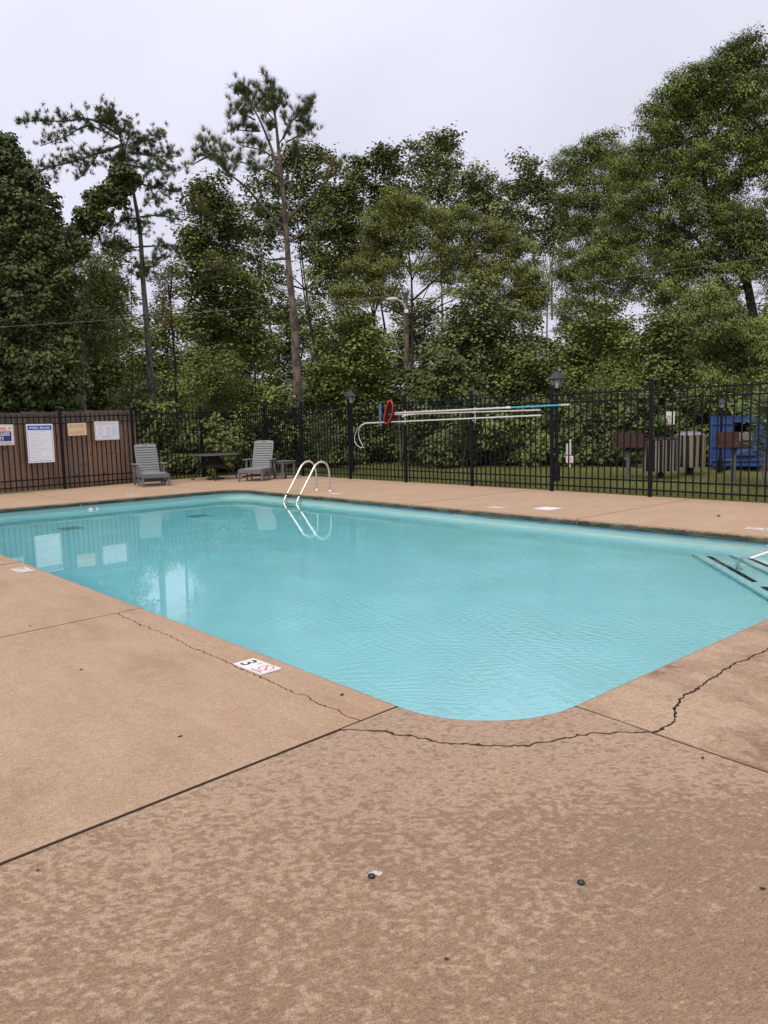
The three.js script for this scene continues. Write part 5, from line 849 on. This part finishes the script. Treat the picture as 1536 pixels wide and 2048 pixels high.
bush('ivy covered mound below the utility pole', 27, 808, 985, 690, 'vine', 'ivy', 'mid', 13, { n: 7, density: 0.6, scale: 0.6 });
bush('dark leafy shrub behind the tall lantern', 28.5, 985, 1140, 690, 'broad', 'mid', 'deep', 14, { density: 0.7 });
bush('yellow-green tall shrub right of the tall lantern', 29.5, 1120, 1275, 590, 'broad', 'olive', 'bright', 15, { density: 0.72 });
bush('dense leafy shrub above the rusty grill', 28, 1240, 1420, 640, 'broad', 'mid', 'olive', 16, { density: 0.7 });
bush('rounded shrub between the grill and the dumpster', 26.5, 1130, 1300, 730, 'small', 'bright', 'mid', 17, { density: 0.7 });
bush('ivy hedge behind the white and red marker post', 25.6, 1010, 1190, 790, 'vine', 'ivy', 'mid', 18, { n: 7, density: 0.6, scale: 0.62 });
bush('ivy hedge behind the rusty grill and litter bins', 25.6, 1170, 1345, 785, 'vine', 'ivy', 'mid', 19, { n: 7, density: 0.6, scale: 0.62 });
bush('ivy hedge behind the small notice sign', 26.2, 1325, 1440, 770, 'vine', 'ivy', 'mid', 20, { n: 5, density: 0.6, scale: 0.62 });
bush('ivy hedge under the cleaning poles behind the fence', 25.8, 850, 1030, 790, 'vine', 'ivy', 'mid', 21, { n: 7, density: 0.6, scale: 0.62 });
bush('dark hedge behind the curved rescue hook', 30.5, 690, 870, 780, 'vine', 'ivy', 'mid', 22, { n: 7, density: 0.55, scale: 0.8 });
bush('dark shrub beside the tall pine trunk', 30, 560, 720, 740, 'broad', 'dark', 'deep', 23, { density: 0.7 });
bush('leafy shrub behind the lounge chair by the side table', 27.5, 470, 600, 770, 'broad', 'deep', 'mid', 24, { density: 0.7 });
bush('bright leafy shrub behind the round table', 27, 355, 510, 700, 'small', 'bright', 'mid', 25, { density: 0.7 });
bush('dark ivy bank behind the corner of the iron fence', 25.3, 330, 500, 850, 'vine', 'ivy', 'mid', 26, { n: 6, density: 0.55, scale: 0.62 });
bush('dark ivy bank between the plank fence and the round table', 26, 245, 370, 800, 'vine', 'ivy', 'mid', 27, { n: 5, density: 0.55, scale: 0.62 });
bush('bright shrub behind the end of the plank fence', 28, 225, 330, 735, 'small', 'bright', 'olive', 28, { density: 0.6, n: 5 });
bush('dark undergrowth behind the vine-covered tree', 31, 90, 260, 640, 'broad', 'dark', 'deep', 29, { density: 0.6 });
bush('shrub of yellow-green leaves behind the plank fence', 26, -60, 130, 770, 'small', 'mid', 'bright', 30, { density: 0.6 });
bush('dark shrub standing behind the blue dumpster', 25.5, 1400, 1600, 770, 'broad', 'deep', 'mid', 31, { density: 0.6 });
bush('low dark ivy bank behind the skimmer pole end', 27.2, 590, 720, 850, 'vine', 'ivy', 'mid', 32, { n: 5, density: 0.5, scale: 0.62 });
// young trees on the lawn with pale upright leaves
function sapling(label, px, py, d, h, lobes, n = 26) {
  const R = rng(treeSeed += 7), p = at(px, 850, d); p.y = -0.05; const o = thing('sapling', label, 'tree', p), list = [];
  const tops = []; for (let k = 0; k < 5; k++) { const t = R() * 6.28, r = lobes * (0.3 + 0.6 * R()), e = new THREE.Vector3(Math.cos(t) * r, h * (0.7 + 0.3 * R()), Math.sin(t) * r); tops.push(e); part(o, 'stem', taper([new THREE.Vector3((R() - 0.5) * 0.06, 0, (R() - 0.5) * 0.06), new THREE.Vector3(e.x * 0.35, h * 0.4, e.z * 0.35), e], 0.014, 0.005, 5, 8), BARK.pale); }
  for (let k = 0; k < n; k++) { const e = tops[k % 5], q = e.clone().multiplyScalar(0.55 + 0.5 * R()); q.x += (R() - 0.5) * 0.35; q.z += (R() - 0.5) * 0.35; q.y = h * 0.4 + R() * h * 0.62; const v = 0.8 + 0.5 * R(); list.push([q, quat((R() - 0.5) * 0.5, R() * 6.28, (R() - 0.5) * 0.5), 0.9 + 0.5 * R(), lin(0.13 * v, 0.175 * v, 0.06 * v)]); }
  inst(o, 'crown', LEAF.sapling[0], leafMat, list); return o;
}
sapling('pale leaved sapling behind the fence by the pool ladder', 652, 850, 24.2, 1.75, 0.75, 44);
sapling('thin pale sapling under the skimmer net on the lawn', 802, 850, 24.6, 1.9, 0.22, 12);
sapling('leafy pale sapling under the middle of the cleaning poles', 925, 850, 24.8, 1.7, 0.6, 34);
sapling('young large leaved sapling beside the dumpster', 1530, 850, 16.8, 1.85, 0.5, 46);
// more distant trees that close the wood
[[-160, 560, 'mid'], [60, 600, 'olive'], [190, 640, 'mid'], [330, 620, 'olive'], [455, 590, 'mid'], [600, 590, 'olive'], [700, 600, 'mid'], [840, 590, 'olive'], [960, 610, 'mid'], [1075, 668, 'olive'], [1190, 600, 'mid'], [1320, 590, 'olive'], [1450, 590, 'mid'], [1580, 560, 'olive'], [1720, 520, 'mid']].forEach(([x, top, c], k) => {
  tree({ name: 'background_tree', label: 'dark background tree closing the wood behind the shrubs', group: 'dark trees deep in the wood', d: 100 + (k % 3) * 6, base: x, leaf: 'broad', color: c, density: 0.75, scale: 3.1, trunk: [[x, 740], [x + 10, 660]], r0: 0.25, auto: false, thin: true, lobes: dome(x - 105, x + 105, top, 900, 400 + k, 6) });
});

// ---------------------------------------------------------------- utility pole, street light, wires
{
  const d = 28.3, p = at(817, 850, d); p.y = -0.05; const H = at(817, 586, d).y, o = thing('utility_pole', 'weathered wooden utility pole with a street light rising from the shrubs', 'pole', p);
  part(o, 'pole', taper([new THREE.Vector3(), new THREE.Vector3(-0.01, H * 0.5, 0), new THREE.Vector3(-0.03, H + 0.05, 0)], 0.115, 0.09, 12, 10), BARK.pine);
  const y = at(817, 612, d).y + 0.05; const lamp = new THREE.Group(); lamp.name = 'street_light'; lamp.position.set(0, y, 0); o.add(lamp);
  part(lamp, 'arm', tube([[0.0, -0.18, 0.12], [-0.08, 0.02, 0.16], [-0.22, 0.16, 0.2], [-0.36, 0.2, 0.22]], 0.022, 20, 8), M.alu); part(lamp, 'bracket', new RoundedBoxGeometry(0.14, 0.12, 0.06, 1, 0.01), M.white, [0, -0.2, 0.12]);
  const g = new THREE.SphereGeometry(0.17, 16, 10, 0, 6.3, 0, 1.7); g.scale(1.35, 0.55, 0.8); part(lamp, 'hood', g, std({ color: lin(0.5, 0.51, 0.5), roughness: 0.5 }), [-0.5, 0.2, 0.23]); part(lamp, 'lens', new THREE.CylinderGeometry(0.13, 0.10, 0.05, 16), std({ color: lin(0.5, 0.52, 0.5), roughness: 0.3 }), [-0.5, 0.16, 0.23]);
  const wm = std({ color: lin(0.25, 0.25, 0.24), roughness: 0.6 });
  const wire = (label, ends) => { const q = ends.map(([a, b, e]) => at(a, b, e)), s = q[0].clone(), w = thing('overhead_wire', label, 'wire', s); part(w, 'cable', new THREE.TubeGeometry(new THREE.CatmullRomCurve3(q.map(v => v.sub(s))), 40, 0.0045, 5), wm); };
  wire('thin overhead wire running from the utility pole past the two pines', [[812, 592, 28.2], [590, 607, 26.3], [300, 634, 24.2], [-60, 658, 22.5]]);
  wire('thin overhead wire running from the utility pole towards the great dark limbed tree', [[820, 590, 28.2], [1080, 572, 27], [1300, 547, 26], [1620, 502, 25]]);
}
scene.traverse(o => { if (o.isMesh) { o.castShadow = true; o.receiveShadow = true; } });
renderer.render(scene, camera);
